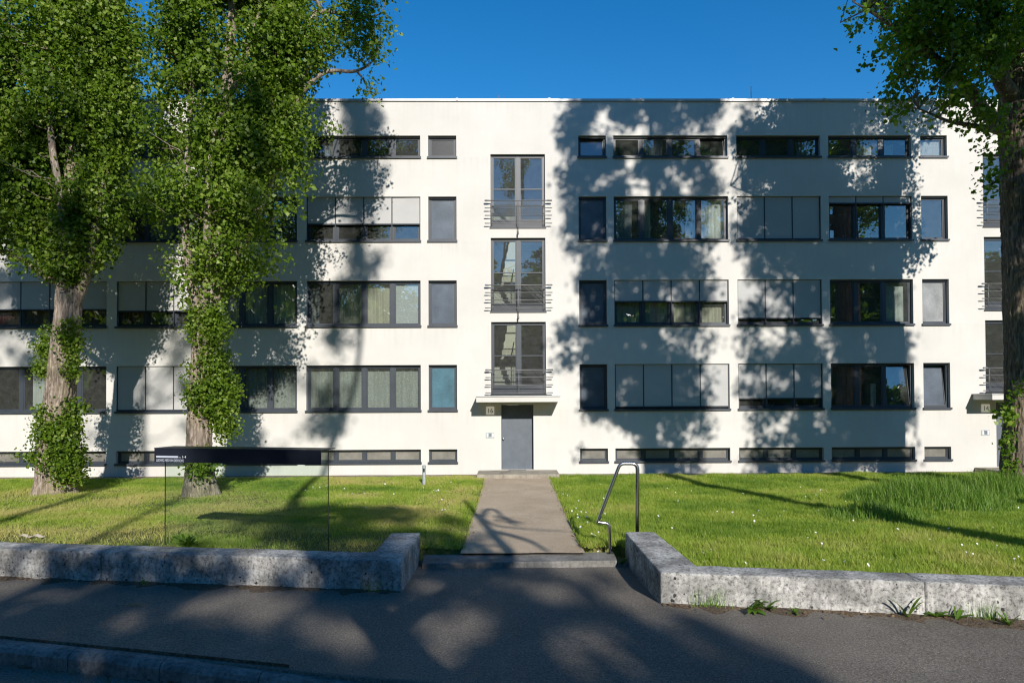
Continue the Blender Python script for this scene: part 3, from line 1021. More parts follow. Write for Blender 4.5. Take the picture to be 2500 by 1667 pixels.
# ------------------------------------------------------------------ stair bays
def stair_bay(dx, number):
    for k, (x0, x1, z0, z1) in enumerate(STAIR):
        x0, x1 = x0 + dx, x1 + dx
        e = 0.06
        f = MB()
        f.box(x0, x1, 0.10, 0.18, z1 - e, z1).box(x0, x1, 0.10, 0.18, z0, z0 + 0.05)
        f.box(x0, x0 + e, 0.10, 0.18, z0 + 0.05, z1 - e).box(x1 - e, x1, 0.10, 0.18, z0 + 0.05, z1 - e)
        xm = (x0 + x1) / 2
        f.box(xm - 0.055, xm + 0.055, 0.09, 0.18, z0 + 0.05, z1 - e)
        w = f.build('stair_window', 'frame', BLD)
        MB().box(x0 - 0.03, x1 + 0.03, -0.04, 0.098, z0 - 0.03, z0 - 0.001).build('sill', 'frame', w)
        zm = z0 + (z1 - z0) * 0.535
        for (a, b) in ((x0 + e + 0.001, xm - 0.056), (xm + 0.056, x1 - e - 0.001)):
            r = 0.035
            zl, zh = z0 + 0.052, z1 - e - 0.001
            sash = MB().box(a, b, 0.115, 0.17, zl, zl + 0.22).box(a, b, 0.115, 0.17, zh - r, zh)
            sash.box(a, a + r, 0.115, 0.17, zl + 0.22, zh - r).box(b - r, b, 0.115, 0.17, zl + 0.22, zh - r)
            sash.box(a + r, b - r, 0.117, 0.165, zm - 0.015, zm + 0.015)
            sash.build('sash', 'frame', w)
            MB().box(a + r, b - r, 0.14, 0.146, zl + 0.22, zm - 0.015).build('pane', 'glass', w)
            MB().box(a + r, b - r, 0.14, 0.146, zm + 0.015, zh - r).build('pane', 'glass', w)
        # railing
        zr = [8.547, 8.314, 8.082, 7.835]
        off = (7.74 - z0) if k < 2 else 5.29
        ra, rb = -0.70 + dx, 1.19 + dx
        rail = MB().tube([(0.235 + dx, -0.135, zr[0] - off + 0.012), (0.235 + dx, -0.135, (7.56 if k < 2 else 7.80) - off)], 0.011, 8).build('balcony_railing', 'railing', BLD, smooth=True)
        if k < 2:
            MB().tube([(0.235 + dx, -0.135, q - off) for q in (7.60, 7.57, 7.50, 7.475)], [0.012, 0.024, 0.026, 0.014], 10).build('knob', 'railing', rail, smooth=True)
        for j, z in enumerate(zr):
            rad = 0.017 if j == 0 else 0.0115
            MB().tube([(ra, -0.14, z - off), (rb, -0.14, z - off)], rad, 10).build('rail', 'railing', rail, smooth=True)
            for (xe, sgn) in ((ra, -1), (rb, 1)):
                rr = 0.028 if j == 0 else 0.017
                MB().tube([(xe - sgn * 0.06, -0.14, z - off), (xe - sgn * 0.02, -0.14, z - off), (xe + sgn * 0.02, -0.14, z - off), (xe + sgn * 0.09, -0.14, z - off), (xe + sgn * 0.11, -0.14, z - off)],
                          [rad, rr * 0.9, rr, rr, rr * 0.6], 10).build('end_grip', 'railing', rail, smooth=True)
        m_ = MB()
        xa, xb = x0 + 0.03, x1 - 0.03
        zt_, zb_ = zr[0] - off - 0.02, zr[3] - off - 0.04
        hh = zt_ - zb_
        st = 0.062
        xx = xa - hh
        while xx < xb:
            for sg in (1, -1):
                p0, p1 = (xx, zb_), (xx + hh, zt_)
                t0 = max(0.0, (xa - xx) / hh)
                t1 = min(1.0, (xb - xx) / hh)
                if t1 > t0:
                    q0, q1 = xx + hh * t0, xx + hh * t1
                    z0_, z1_ = (zb_ + hh * t0, zb_ + hh * t1) if sg > 0 else (zt_ - hh * t0, zt_ - hh * t1)
                    m_.tube([(q0, -0.125, z0_), (q1, -0.125, z1_)], 0.0028, 3, False)
            xx += st
        o = m_.build('wire_mesh', 'railing', rail)
        for xv in (xa, xb):
            MB().tube([(xv, -0.125, zb_), (xv, -0.125, zt_)], 0.010, 8).build('upright', 'railing', rail, smooth=True)
            for zz in (zb_ + 0.05, zt_ - 0.05):
                MB().tube([(xv, -0.125, zz), (xv, 0.11, zz)], 0.009, 6).build('bracket', 'railing', rail, smooth=True)
    # canopy
    cnp = MB().box(-1.055 + dx, 1.46 + dx, -0.9, -0.0005, 2.262, 2.425).build('canopy', 'plaster', BLD)
    MB().box(-1.085 + dx, 1.49 + dx, -0.93, 0.0 - 0.001, 2.4255, 2.452).build('flashing', 'flash', cnp)
    # door
    x0, x1, z0, z1 = DOOR
    x0 += dx
    x1 += dx
    dr = MB().box(x0 + 0.012, x1 - 0.012, 0.20, 0.25, z0 + 0.006, z1 - 0.01).build('door', 'door', BLD)
    MB().box(x0 + 0.02, x1 - 0.02, 0.194, 0.1995, z0 + 0.01, z0 + 0.27).build('kick_plate', 'door', dr)
    MB().tube([(x0 + 0.065, 0.1995, 1.10), (x0 + 0.065, 0.17, 1.10), (x0 + 0.065, 0.155, 1.10), (x0 + 0.065, 0.13, 1.10), (x0 + 0.065, 0.125, 1.10)], [0.014, 0.014, 0.034, 0.030, 0.012], 14).build('door_knob', 'steel', dr, smooth=True)
    MB().tube([(x0 + 0.068, 0.1995, 1.02), (x0 + 0.068, 0.188, 1.02)], 0.018, 12).build('lock', 'steel', dr)
    # number plate (an opal light box)
    pl = MB().box(-0.79 + dx, -0.538 + dx, -0.035, -0.001, 1.872, 2.122).build('number_plate', 'plate', BLD, bevel=0.006)
    text_mesh('numeral', number, 0.205, 'black', pl, (-0.664 + dx, -0.0355, 1.925), Matrix.Rotation(math.pi / 2, 3, 'X'), 0.92, 0.0015, 'CENTER')
    ic = MB().box(-0.805 + dx, -0.54 + dx, -0.012, -0.001, 1.14, 1.312).build('intercom', 'galv', BLD, bevel=0.003)
    for r in range(4):
        for c in range(3):
            xx = -0.705 + dx + c * 0.028
            zz = 1.265 - r * 0.028
            MB().box(xx, xx + 0.018, -0.0165, -0.0125, zz, zz + 0.018).build('button', 'black', ic)
    for xx in (-0.77, -0.60):
        MB().box(xx + dx, xx + 0.035 + dx, -0.0155, -0.0125, 1.17, 1.285).build('name_tag', 'printw', ic)
    # step
    st_ = MB().box(-1.03 + dx, 1.41 + dx, -1.25, -0.001, -0.2, 0.137).build('entrance_step', 'stepconc', BLD, bevel=0.012)
    MB().box(-0.10 + dx, 0.45 + dx, -0.30, -0.03, 0.1375, 0.147).build('scraper_grate', 'kerb', st_)
    # stairwell inside
    m_ = MB()
    m_.box(-1.19 + dx, 1.64 + dx, 3.4, 3.5, 0, 11.4)
    m_.box(-1.24 + dx, -1.19 + dx, TH + 0.003, 3.4, 0, 11.4)
    m_.box(1.60 + dx, 1.64 + dx, TH + 0.003, 3.4, 0, 11.4)
    m_.box(-1.19 + dx, 1.60 + dx, TH + 0.003, 3.4, 11.25, 11.4)
    m_.build('stairwell_wall', 'stairwell', BLD)
    for fl, zf in enumerate((2.36, 5.0, 7.65)):
        m_ = MB()
        m_.box(-1.18 + dx, 1.59 + dx, 0.37, 0.95, zf - 0.16, zf)              # landing by the window
        m_.build('stair_landing', 'stairstep', BLD)
        m_ = MB()
        for s in range(8):
            m_.box(-1.18 + dx, 0.15 + dx, 0.95 + s * 0.27, 0.95 + (s + 1) * 0.27 + 0.02, zf + s * 0.165 - 0.02, zf + (s + 1) * 0.165)
        fl_ = m_.build('stair_flight', 'stairstep', BLD)
        m_ = MB()
        for s in range(8):
            m_.tube([(0.17 + dx, 1.05 + s * 0.27, zf + s * 0.165), (0.17 + dx, 1.05 + s * 0.27, zf + s * 0.165 + 0.95)], 0.009, 6)
        m_.tube([(0.17 + dx, 1.0, zf + 0.92), (0.17 + dx, 3.1, zf + 0.92 + 1.28)], 0.02, 8)
        m_.build('handrail', 'railing', fl_)
        m_ = MB()
        for s in range(8):
            m_.box(0.25 + dx, 1.59 + dx, 0.95 + s * 0.27, 0.95 + (s + 1) * 0.27 + 0.02, zf - s * 0.165 - 0.18, zf - s * 0.165 - 0.165 + 0.16)
        m_.build('stair_flight', 'stairstep', BLD)


stair_bay(0.0, '16')
stair_bay(DX, '14')


# ------------------------------------------------------------------ garden walls
def concrete_block(name, poly, z0, z1, parent, seed=0, org=(0, 0, 0)):
    """extruded plan outline with rounded, slightly chipped arrises"""
    bm = bmesh.new()
    vs = [bm.verts.new((p[0] - org[0], p[1] - org[1], z0 - org[2])) for p in poly]
    fa = bm.faces.new(vs)
    r = bmesh.ops.extrude_face_region(bm, geom=[fa])
    for v in [q for q in r['geom'] if isinstance(q, bmesh.types.BMVert)]:
        v.co.z = z1 - org[2]
    bmesh.ops.recalc_face_normals(bm, faces=bm.faces)
    bmesh.ops.bevel(bm, geom=[e for e in bm.edges], offset=0.022, segments=2, affect='EDGES', profile=0.6)
    for _ in range(14):
        L = [e for e in bm.edges if e.calc_length() > 0.14]
        if not L:
            break
        bmesh.ops.subdivide_edges(bm, edges=L, cuts=1, use_grid_fill=True)
        if len(bm.verts) > 9000:
            break
    bmesh.ops.triangulate(bm, faces=bm.faces)
    P = np.array([v.co[:] for v in bm.verts])
    n = (fbm(P * 6 + seed, 4) - 0.5) * 0.022 + (fbm(P * 25 + seed, 2) - 0.5) * 0.008
    bm.normal_update()
    for v, k in zip(bm.verts, n):
        v.co += v.normal * float(k)
    me = bpy.data.meshes.new(name)
    bm.to_mesh(me)
    bm.free()
    me.polygons.foreach_set('use_smooth', [True] * len(me.polygons))
    me.materials.append(MAT['wallconc'])
    return link(bpy.data.objects.new(name, me), parent)


def wf(x):
    return float(wall_front(x))


WL = empty('garden_wall', (-4, wf(-4.0), 0), 'low weathered concrete garden wall below the glass sign, ending in a short return', 'wall')
TW = 0.44
concrete_block('wall_segment', [(-1.41, -11.03), (-1.41, wf(-1.41)), (-5.6, wf(-5.6)), (-5.6, wf(-5.6) + TW), (-1.86, wf(-1.86) + TW + 0.02), (-1.86, -11.03)], -0.4, 0.30, WL, 1, WL.location)
concrete_block('wall_segment', [(-5.612, wf(-5.6)), (-13, wf(-13)), (-13, wf(-13) + TW), (-5.612, wf(-5.6) + TW)], -0.4, 0.297, WL, 2, WL.location)
WR = empty('garden_wall', (4, wf(4.0), 0), 'low sunlit concrete garden wall by the handrail with weeds at its foot and a vertical crack', 'wall')
concrete_block('wall_segment', [(1.74, -11.06), (2.19, -11.06), (2.26, wf(2.26) + TW - 0.02), (4.58, wf(4.58) + TW), (4.58, wf(4.58)), (1.75, wf(1.75))], -0.4, 0.30, WR, 3, WR.location)
concrete_block('wall_segment', [(4.588, wf(4.588)), (4.588, wf(4.588) + TW), (13, wf(13) + TW), (13, wf(13))], -0.4, 0.298, WR, 4, WR.location)


# ------------------------------------------------------------------ glass sign
sl, sr = Vector((-5.38, -11.24)), Vector((-2.70, -11.90))
SG = empty('glass_sign', (-4.04, -11.4, 0.1), 'clear glass panel sign with dark angled top band standing behind the left wall', 'sign')
ax2 = (sr - sl).normalized()
nb2 = Vector((-ax2[1], ax2[0]))                          # towards the building
ZT, ZB = 1.642, 1.427


def sp(u, w, z):
    q = sl + ax2 * u + nb2 * w
    return (q[0], q[1], z)


LN = (sr - sl).length


def slab(u0, u1, w0, w1, z0, z1):
    m_ = MB(org=SG.location)
    m_.v = [sp(u0, w0, z0), sp(u1, w0, z0), sp(u1, w1, z0), sp(u0, w1, z0), sp(u0, w0, z1), sp(u1, w0, z1), sp(u1, w1, z1), sp(u0, w1, z1)]
    m_.f = [(3, 2, 1, 0), (4, 5, 6, 7), (0, 1, 5, 4), (1, 2, 6, 5), (2, 3, 7, 6), (3, 0, 4, 7)]
    return m_


band = slab(0, LN, 0, 0.012, ZB, ZT - 0.013).build('front_band', 'signdark', SG)
slab(-0.002, LN + 0.002, -0.002, 0.42, ZT - 0.012, ZT).build('top_plate', 'signdark', SG)
slab(0.0, 0.012, 0.014, 0.40, ZB + 0.02, ZT - 0.014).build('side_plate', 'signdark', SG)
slab(0.02, LN - 0.0, 0.20, 0.216, 0.02, ZT - 0.014).build('glass_panel', 'signglass', SG)
slab(0.0165, 0.0195, 0.198, 0.218, 0.02, ZT - 0.014).build('glass_edge', 'signedge', SG)
slab(LN + 0.0005, LN + 0.005, 0.198, 0.218, 0.02, ZT - 0.014).build('glass_edge', 'signedge', SG)
rotm = Matrix(((ax2[0], 0, -nb2[0] * -1), (ax2[1], 0, -nb2[1] * -1), (0, 1, 0)))
rotm = Matrix(((ax2[0], 0.0, -nb2[0]), (ax2[1], 0.0, -nb2[1]), (0.0, 1.0, 0.0)))


def lab(body, u, z, size, mat, sx=1.0):
    p = Vector(sp(u, -0.003, z)) - SG.location
    return text_mesh('lettering', body, size, mat, SG, p, rotm, sx, 0.0012)


lab('LUDWIG MIES VAN DER ROHE', 0.035, ZT - 0.205, 0.057, 'print', 0.62)
lab('1\u20134', 0.485, ZT - 0.148, 0.052, 'printw', 0.9)
lab('Haus', 0.425, ZT - 0.146, 0.024, 'print', 0.9)
slab(0.036, 0.415, -0.0042, -0.0005, ZT - 0.146, ZT - 0.118).build('printed_bar', 'print', SG)

# ------------------------------------------------------------------ handrail
HR = empty('handrail', (1.56, -10.85, -0.07), 'bent stainless steel handrail beside the threshold slab', 'handrail')


def arc(p0, p1, p2, r=0.07, n=6):
    p0, p1, p2 = Vector(p0), Vector(p1), Vector(p2)
    a = p1 + (p0 - p1).normalized() * r
    b = p1 + (p2 - p1).normalized() * r
    return [a * (1 - t) ** 2 + p1 * 2 * t * (1 - t) + b * t * t for t in [k / n for k in range(n + 1)]]


def hp(x, y, Y):
    return at(x / K, y / K, Y)


YL, YP = -10.92, -10.90
A0 = hp(1489.4, 1352, YL)
A0[2] = -0.07
P = [A0, hp(1488, 1278, YL), hp(1459, 1274, YL), hp(1514, 1131, YP), hp(1556.5, 1131, YP), hp(1555.5, 1300, YP)]
P[5][2] = 0.0
pts = [P[0]] + arc(P[0], P[1], P[2], 0.06) + arc(P[1], P[2], P[3], 0.012, 3) + arc(P[2], P[3], P[4], 0.07) + arc(P[3], P[4], P[5], 0.10) + [P[5]]
rads = [0.0225 + 0.008 * i / (len(pts) - 1) for i in range(len(pts))]
m_ = MB(org=HR.location)
m_.tube(pts, rads, 16)
m_.build('tube', 'steel', HR, smooth=True)
for p in (P[0], P[5]):
    MB(org=HR.location).tube([(p[0], p[1], p[2] - 0.01), (p[0], p[1], p[2] + 0.012)], 0.05, 16).build('foot_flange', 'steel', HR)

# marker post on the lawn
q = on(974, 1115, 0.03)
mk = MB(org=(q[0], q[1], 0.0))
mk.tube([(q[0], q[1], -0.05), (q[0], q[1], 0.55)], 0.048, 20)
mk.tube([(q[0], q[1], 0.5502), (q[0], q[1], 0.575), (q[0], q[1], 0.582)], [0.051, 0.051, 0.03], 20)
tag(mk.build('marker_post', 'galv', smooth=False), 'short galvanised round post with dark stickers standing on the left lawn', 'post')
mkp = bpy.data.objects['marker_post']
MB(org=(q[0], q[1], 0)).box(q[0] - 0.02, q[0] + 0.025, q[1] - 0.0515, q[1] - 0.0475, 0.40, 0.50).build('sticker', 'black', mkp)


# ------------------------------------------------------------------ trees
def trunk_mesh(name, path, rad, mat, parent, org, nang=72, step=0.05, ridge=0.09, flare=None, seed=0):
    """lofted trunk or limb with fissured bark"""
    path = [Vector(p) for p in path]
    L = [0.0]
    for a, b in zip(path[:-1], path[1:]):
        L.append(L[-1] + (b - a).length)
    n = max(4, int(L[-1] / step))
    s = np.linspace(0, L[-1], n)
    pa = np.array([p[:] for p in path])
    # smooth the path (Catmull-Rom by dense resample + moving average)
    C = np.stack([np.interp(s, L, pa[:, k]) for k in range(3)], -1)
    w = max(1, int(n * 0.06))
    ker = np.ones(2 * w + 1) / (2 * w + 1)
    for k in range(3):
        pad = np.concatenate([np.full(w, C[0, k]) * 1.0, C[:, k], np.full(w, C[-1, k])])
        # linear padding keeps the ends in place
        pad[:w] = C[0, k] + (C[0, k] - C[1:w + 1, k][::-1])
        pad[-w:] = C[-1, k] + (C[-1, k] - C[-w - 1:-1, k][::-1])
        C[:, k] = np.convolve(pad, ker, 'valid')
    R = np.interp(s, L, rad)
    T = np.gradient(C, axis=0)
    T /= np.linalg.norm(T, axis=1)[:, None] + 1e-9
    ref = np.array([0.0, 1.0, 0.0]) if abs(T[0, 1]) < 0.9 else np.array([1.0, 0, 0])
    A = np.cross(T, ref)
    A /= np.linalg.norm(A, axis=1)[:, None]
    B = np.cross(T, A)
    th = np.linspace(0, 2 * np.pi, nang, endpoint=False)
    ct, st = np.cos(th), np.sin(th)
    sg, tg = np.meshgrid(s, th, indexing='ij')
    circ = R[:, None] * np.ones_like(tg)
    k = 3.2
    wob = (fbm(np.stack([np.cos(tg) * 1.6 + seed, np.sin(tg) * 1.6, sg * 0.8], -1), 3) - 0.5) * 2
    fis = fbm(np.stack([np.cos(tg) * circ * 26 + seed, np.sin(tg) * circ * 26 + 5, sg * 3.2], -1), 3)
    fis = -np.abs(fis - 0.5) * 2
    rr = R[:, None] * (1 + 0.10 * wob) + np.minimum(R[:, None] * 0.35, 0.11) * ridge / 0.09 * (fis + 0.25) * 0.9
    if flare is not None:
        h = np.exp(-sg / flare[0])
        lob = 0.5 + 0.5 * np.sin(tg * flare[2] + seed)
        rr = rr + R[:, None] * flare[1] * h * (0.45 + 0.9 * lob)
    V = C[:, None, :] + rr[..., None] * (A[:, None, :] * ct[None, :, None] + B[:, None, :] * st[None, :, None])
    V = V.reshape(-1, 3)
    i = np.arange(n - 1)[:, None] * nang
    j = np.arange(nang)[None, :]
    j2 = (j + 1) % nang
    Fc = np.stack([i + j, i + j2, i + nang + j2, i + nang + j], -1).reshape(-1, 4)
    return np_mesh(name, V, Fc, mat, parent, org=org, smooth=True)


def leaves(cen, nrm, size, rg):
    n = len(cen)
    t = rg.normal(size=(n, 3))
    t -= nrm * (t * nrm).sum(1, keepdims=True)
    t /= np.linalg.norm(t, axis=1, keepdims=True) + 1e-9
    b = np.cross(nrm, t)
    L = size[:, None]
    V = np.empty((n, 4, 3))
    V[:, 0] = cen - 0.48 * L * t
    V[:, 1] = cen - 0.12 * L * t - 0.43 * L * b + 0.10 * L * nrm
    V[:, 2] = cen + 0.52 * L * t
    V[:, 3] = cen - 0.12 * L * t + 0.43 * L * b + 0.10 * L * nrm
    Fc = np.arange(4 * n).reshape(n, 4)
    return V.reshape(-1, 3), Fc


def crown_points(ells, per_m3, rg, gap=0.40, gscale=0.8, sig=0.16, per=28, shell=0.35, seed=0.0):
    """clusters of leaves inside a union of ellipsoids -> leaf centres, cluster centres, outward directions"""
    CC, OUT = [], []
    for e in ells:
        c, r = np.array(e[0]), np.array(e[1])
        dens = e[2] if len(e) > 2 else 1.0
        n = int(4.19 * r[0] * r[1] * r[2] * per_m3 * dens / per)
        n = max(n, 3)
        u = rg.normal(size=(n, 3))
        u /= np.linalg.norm(u, axis=1, keepdims=True)
        rad = rg.random(n) ** shell
        CC.append(c + u * rad[:, None] * r)
        OUT.append(u)
    C, O = np.concatenate(CC), np.concatenate(OUT)
    keep = fbm(C * gscale + seed, 3) > gap
    C, O = C[keep], O[keep]
    k = len(C)
    m = rg.integers(int(per * 0.5), int(per * 1.5), k)
    idx = np.repeat(np.arange(k), m)
    off = rg.normal(size=(len(idx), 3)) * sig * np.array([1.0, 1.0, 0.85])
    return C[idx] + off, C, O[idx], idx


def foliage(name, ells, parent, org, per_m3, size, mat='leaf', rg=None, **kw):
    P, C, O, idx = crown_points(ells, per_m3, rg, **kw)
    n = len(P)
    nr = rg.normal(size=(n, 3)) + 0.75 * O + np.array([0.1, -0.35, 0.45])
    nr /= np.linalg.norm(nr, axis=1, keepdims=True)
    sz = size * (0.5 + 0.95 * rg.random(n) ** 1.3)
    V, Fc = leaves(P, nr, sz, rg)
    cl = rg.random(len(C))
    var = np.clip(0.38 * cl[idx] ** 1.3 + 0.50 * rg.random(n) ** 1.5 + 0.45 * (fbm(P * 0.9, 2) - 0.4) + (rg.random(n) < 0.05) * 0.35, 0, 1)
    o = np_mesh(name, V, Fc, mat, parent, var=np.repeat(var, 4), org=org)
    return o, C


def branches(name, C, skel, parent, org, mat, rg, rad=0.014, count=200):
    """twigs from the limb skeleton out to leaf clusters"""
    sk = np.array([p[:] for p in skel])
    m_ = MB(org=org)
    pick = rg.permutation(len(C))[:count]
    for i in pick:
        c = C[i]
        dl = sk - c
        d = np.linalg.norm(dl, axis=1) + np.maximum(0, dl[:, 2] + 0.3) * 1.2
        j = int(np.argmin(d))
        a = sk[j]
        ln = np.linalg.norm(c - a)
        if ln < 0.25 or ln > 2.6:
            continue
        mid = (a + c) / 2 + rg.normal(size=3) * 0.10 * ln - np.array([0, 0, 0.10 * ln])
        r0 = rad * (0.6 + 0.5 * ln)
        m_.tube([tuple(a), tuple(mid), tuple(c)], [r0, r0 * 0.65, r0 * 0.2], 5, False)
    return m_.build(name, mat, parent, smooth=True)


def dense(path, step=0.25):
    out = []
    for a, b in zip(path[:-1], path[1:]):
        a, b = Vector(a), Vector(b)
        n = max(1, int((b - a).length / step))
        out += [a.lerp(b, k / n) for k in range(n)]
    return out + [Vector(path[-1])]


def px_path(pts, Y):
    return [at(p[0], p[1], Y + (p[2] if len(p) > 2 else 0.0)) for p in pts]


def px_ell(lst, Y):
    """(x, y, rx, ry[, depth offset, depth radius, density]) in photo pixels -> ellipsoids"""
    out = []
    for e in lst:
        dy = e[4] if len(e) > 4 else 0.0
        c = at(e[0], e[1], Y + dy)
        s = K * (Y + dy + DIST) / F
        rx, rz = e[2] * s, e[3] * s
        ry = e[5] if len(e) > 5 else max(rx, 0.6 * rz)
        out.append((tuple(c), (rx, ry, rz), e[6] if len(e) > 6 else 1.0))
    return out


def poplar(name, label, base, trunk, limbs, ells, sleeves, Y, seed, per_m3, size, leafmat, barkmat, gap=0.40, twigs=500, flare=(0.35, 0.45, 5), tr_ang=96, group=None, cat='tree'):
    rg = np.random.default_rng(seed)
    T = empty(name, base, label, cat, group)
    tp, trad = trunk
    trunk_mesh('trunk', tp, trad, barkmat, T, base, nang=tr_ang, step=0.035, flare=flare, seed=seed)
    skel = dense(tp)[len(dense(tp)) // 3:]
    for lp, lr in limbs:
        trunk_mesh('limb', lp, lr, barkmat, T, base, nang=20, step=0.07, ridge=0.05, seed=seed + 3)
        skel += dense(lp)
    cr, C = foliage('crown', ells, T, base, per_m3, size, leafmat, rg, gap=gap, seed=seed * 1.7)
    branches('twigs', C, skel, T, base, barkmat, rg, count=twigs)
    for e in sleeves:
        foliage('trunk_sprouts', [e], T, base, 8500, size * 0.8, leafmat, rg, gap=0.30, gscale=2.6, sig=0.10, per=14, shell=0.55, seed=seed)
    return T


# ---- left poplar
Y1 = -4.16
B1 = on(113, 1137, 0.02)
B1 = Vector((B1[0], Y1, 0.0))
tp1 = [B1 + Vector((0, 0, -0.15)), at(122, 1010, Y1), at(146, 850, Y1), at(158, 700, Y1), at(160, 600, Y1), at(165, 480, Y1), at(175, 300, Y1), at(182, 100, Y1), at(186, -150, Y1), at(190, -420, Y1)]
tr1 = [0.40, 0.345, 0.31, 0.28, 0.25, 0.24, 0.19, 0.145, 0.09, 0.03]
lim1 = [(px_path([(170, 700), (196, 640, -.1), (212, 570, -.2), (225, 500, -.2), (246, 380, -.1), (255, 200), (265, 20), (270, -150)], Y1), [.16, .135, .12, .11, .09, .07, .05, .02]),
        (px_path([(158, 640), (146, 560, -.3), (138, 440, -.5), (117, 330, -.6), (113, 220, -.5), (118, 90, -.4), (112, -80, -.3)], Y1), [.13, .10, .085, .075, .06, .05, .02]),
        (px_path([(158, 660), (110, 640, -.1), (60, 600, 0), (10, 580, .1), (-40, 540, .2)], Y1), [.10, .085, .07, .05, .03]),
        (px_path([(160, 620), (80, 480, .4), (40, 330, .6), (20, 150, .6), (10, -50, .5)], Y1), [.12, .09, .07, .05, .02])]
el1 = px_ell([(60, 80, 120, 160), (205, 60, 100, 150), (40, 255, 100, 130), (185, 245, 115, 140), (250, 160, 50, 130), (55, 420, 100, 115), (200, 410, 95, 125), (258, 300, 46, 100),
              (125, 530, 85, 60), (25, 555, 55, 55), (225, 505, 60, 55), (160, 590, 66, 52, -.25, .7), (90, 600, 50, 34), (225, 570, 40, 40), (20, 640, 30, 22, .2, .4, .7), (302, 110, 34, 100, 0, .5, .8), (300, 250, 30, 60, 0, .5, .6), (-70, 300, 80, 260), (110, -110, 165, 130), (120, -290, 120, 150), (130, -440, 70, 90)], Y1)
sl1 = px_ell([(162, 622, 42, 34, -.25, .35), (104, 795, 20, 52, -.05, .2), (96, 850, 18, 26, -.1, .18), (163, 790, 32, 62, -.32, .16), (168, 850, 24, 22, -.34, .14), (130, 1030, 52, 64, -.28, .34), (112, 965, 38, 40, -.22, .26), (165, 975, 26, 60, -.15, .26),
               (150, 1085, 32, 32, -.25, .30), (92, 1030, 22, 44, -.05, .24), (188, 930, 20, 16, 0, .14), (180, 1060, 22, 50, -.1, .2), (30, 1048, 30, 6, -.1, .1)], Y1)
poplar('poplar_tree', 'leftmost poplar with ivy-like leafy sprouts at its foot and a bare bark stretch above', B1, (tp1, tr1), lim1, el1, sl1, Y1, 3, 1750, 0.09, 'leaf', 'bark', gap=0.385)

# ---- second poplar
Y2 = -4.70
B2 = on(455, 1142, 0.02)
B2 = Vector((B2[0], Y2, 0.0))
tp2 = [B2 + Vector((0, 0, -0.15)), at(456, 1060, Y2), at(458, 960, Y2), at(462, 850, Y2), at(470, 740, Y2), at(486, 660, Y2), at(498, 560, Y2), at(510, 350, Y2), at(530, 100, Y2), at(540, -150, Y2), at(545, -420, Y2)]
tr2 = [0.36, 0.29, 0.265, 0.245, 0.24, 0.19, 0.18, 0.15, 0.11, 0.07, 0.03]
lim2 = [(px_path([(466, 735), (448, 690, -.1), (432, 610, -.2), (424, 500, -.3), (430, 380, -.3), (440, 220, -.2), (450, 40, -.1)], Y2), [.15, .12, .10, .085, .07, .05, .02]),
        (px_path([(488, 690), (540, 590, .1), (600, 470, .2), (640, 350, .2), (668, 240, .1), (705, 160), (735, 125)], Y2), [.14, .12, .10, .085, .06, .045, .02]),
        (px_path([(650, 330, .2), (690, 215, .1), (735, 170), (768, 160), (812, 168), (850, 150), (872, 120)], Y2), [.07, .06, .05, .045, .04, .025, .012]),
        (px_path([(600, 300), (660, 120), (735, 20), (790, 35), (840, 45), (880, 30)], Y2), [.07, .06, .05, .04, .03, .012]),
        (px_path([(490, 640), (475, 560, -.4), (478, 430, -.5), (490, 300, -.6), (560, 150, -.5), (600, 10, -.4)], Y2), [.11, .09, .075, .06, .05, .02]),
        (px_path([(820, 165), (838, 185), (846, 212)], Y2), [.03, .02, .01])]
el2 = px_ell([(480, 50, 110, 140), (600, 50, 115, 140), (392, 140, 60, 100), (660, 110, 80, 105), (520, 215, 120, 95), (645, 225, 70, 85), (398, 320, 70, 95), (560, 340, 115, 105), (655, 385, 52, 105), (690, 300, 32, 60),
              (430, 455, 110, 80), (590, 480, 105, 72), (418, 560, 52, 46), (520, 585, 95, 50), (622, 560, 44, 38), (480, 645, 64, 40), (455, 690, 40, 26), (560, 630, 50, 34), (400, 600, 34, 30), (640, 598, 26, 14, 0, .3, .7), (745, 290, 22, 18, 0, .25, .8),
              (800, 35, 70, 46, 0, .6, 1.1), (855, 60, 44, 50, 0, .5, 1.1), (868, 150, 34, 44, 0, .4, 1.2), (846, 196, 22, 20, 0, .25, 1.6), (770, 62, 46, 58, 0, .5, 1.1), (742, 120, 34, 34, 0, .4, 1.1), (820, 120, 36, 30, 0, .4, .8),
              (540, -110, 190, 120), (560, -290, 125, 150), (560, -440, 70, 90), (840, -40, 70, 50, 0, .7, .6)], Y2)
sl2 = px_ell([(490, 765, 44, 48, -.2, .26), (486, 840, 46, 64, -.2, .28), (486, 912, 56, 50, -.18, .30), (512, 970, 32, 50, -.1, .26), (527, 890, 24, 40, -.05, .22), (450, 905, 26, 40, -.2, .22), (462, 1062, 40, 40, -.3, .24), (445, 755, 20, 24, -.1, .2), (442, 845, 14, 24, -.1, .12), (480, 720, 40, 30, -.2, .28), (430, 860, 8, 14, -.1, .08), (552, 905, 10, 14, 0, .1), (545, 1000, 10, 16, 0, .1)], Y2)
poplar('poplar_tree', 'second poplar from the left, forked trunk wrapped in green sprouts, standing behind the glass sign', B2, (tp2, tr2), lim2, el2, sl2, Y2, 5, 1750, 0.09, 'leaf', 'bark', gap=0.385)

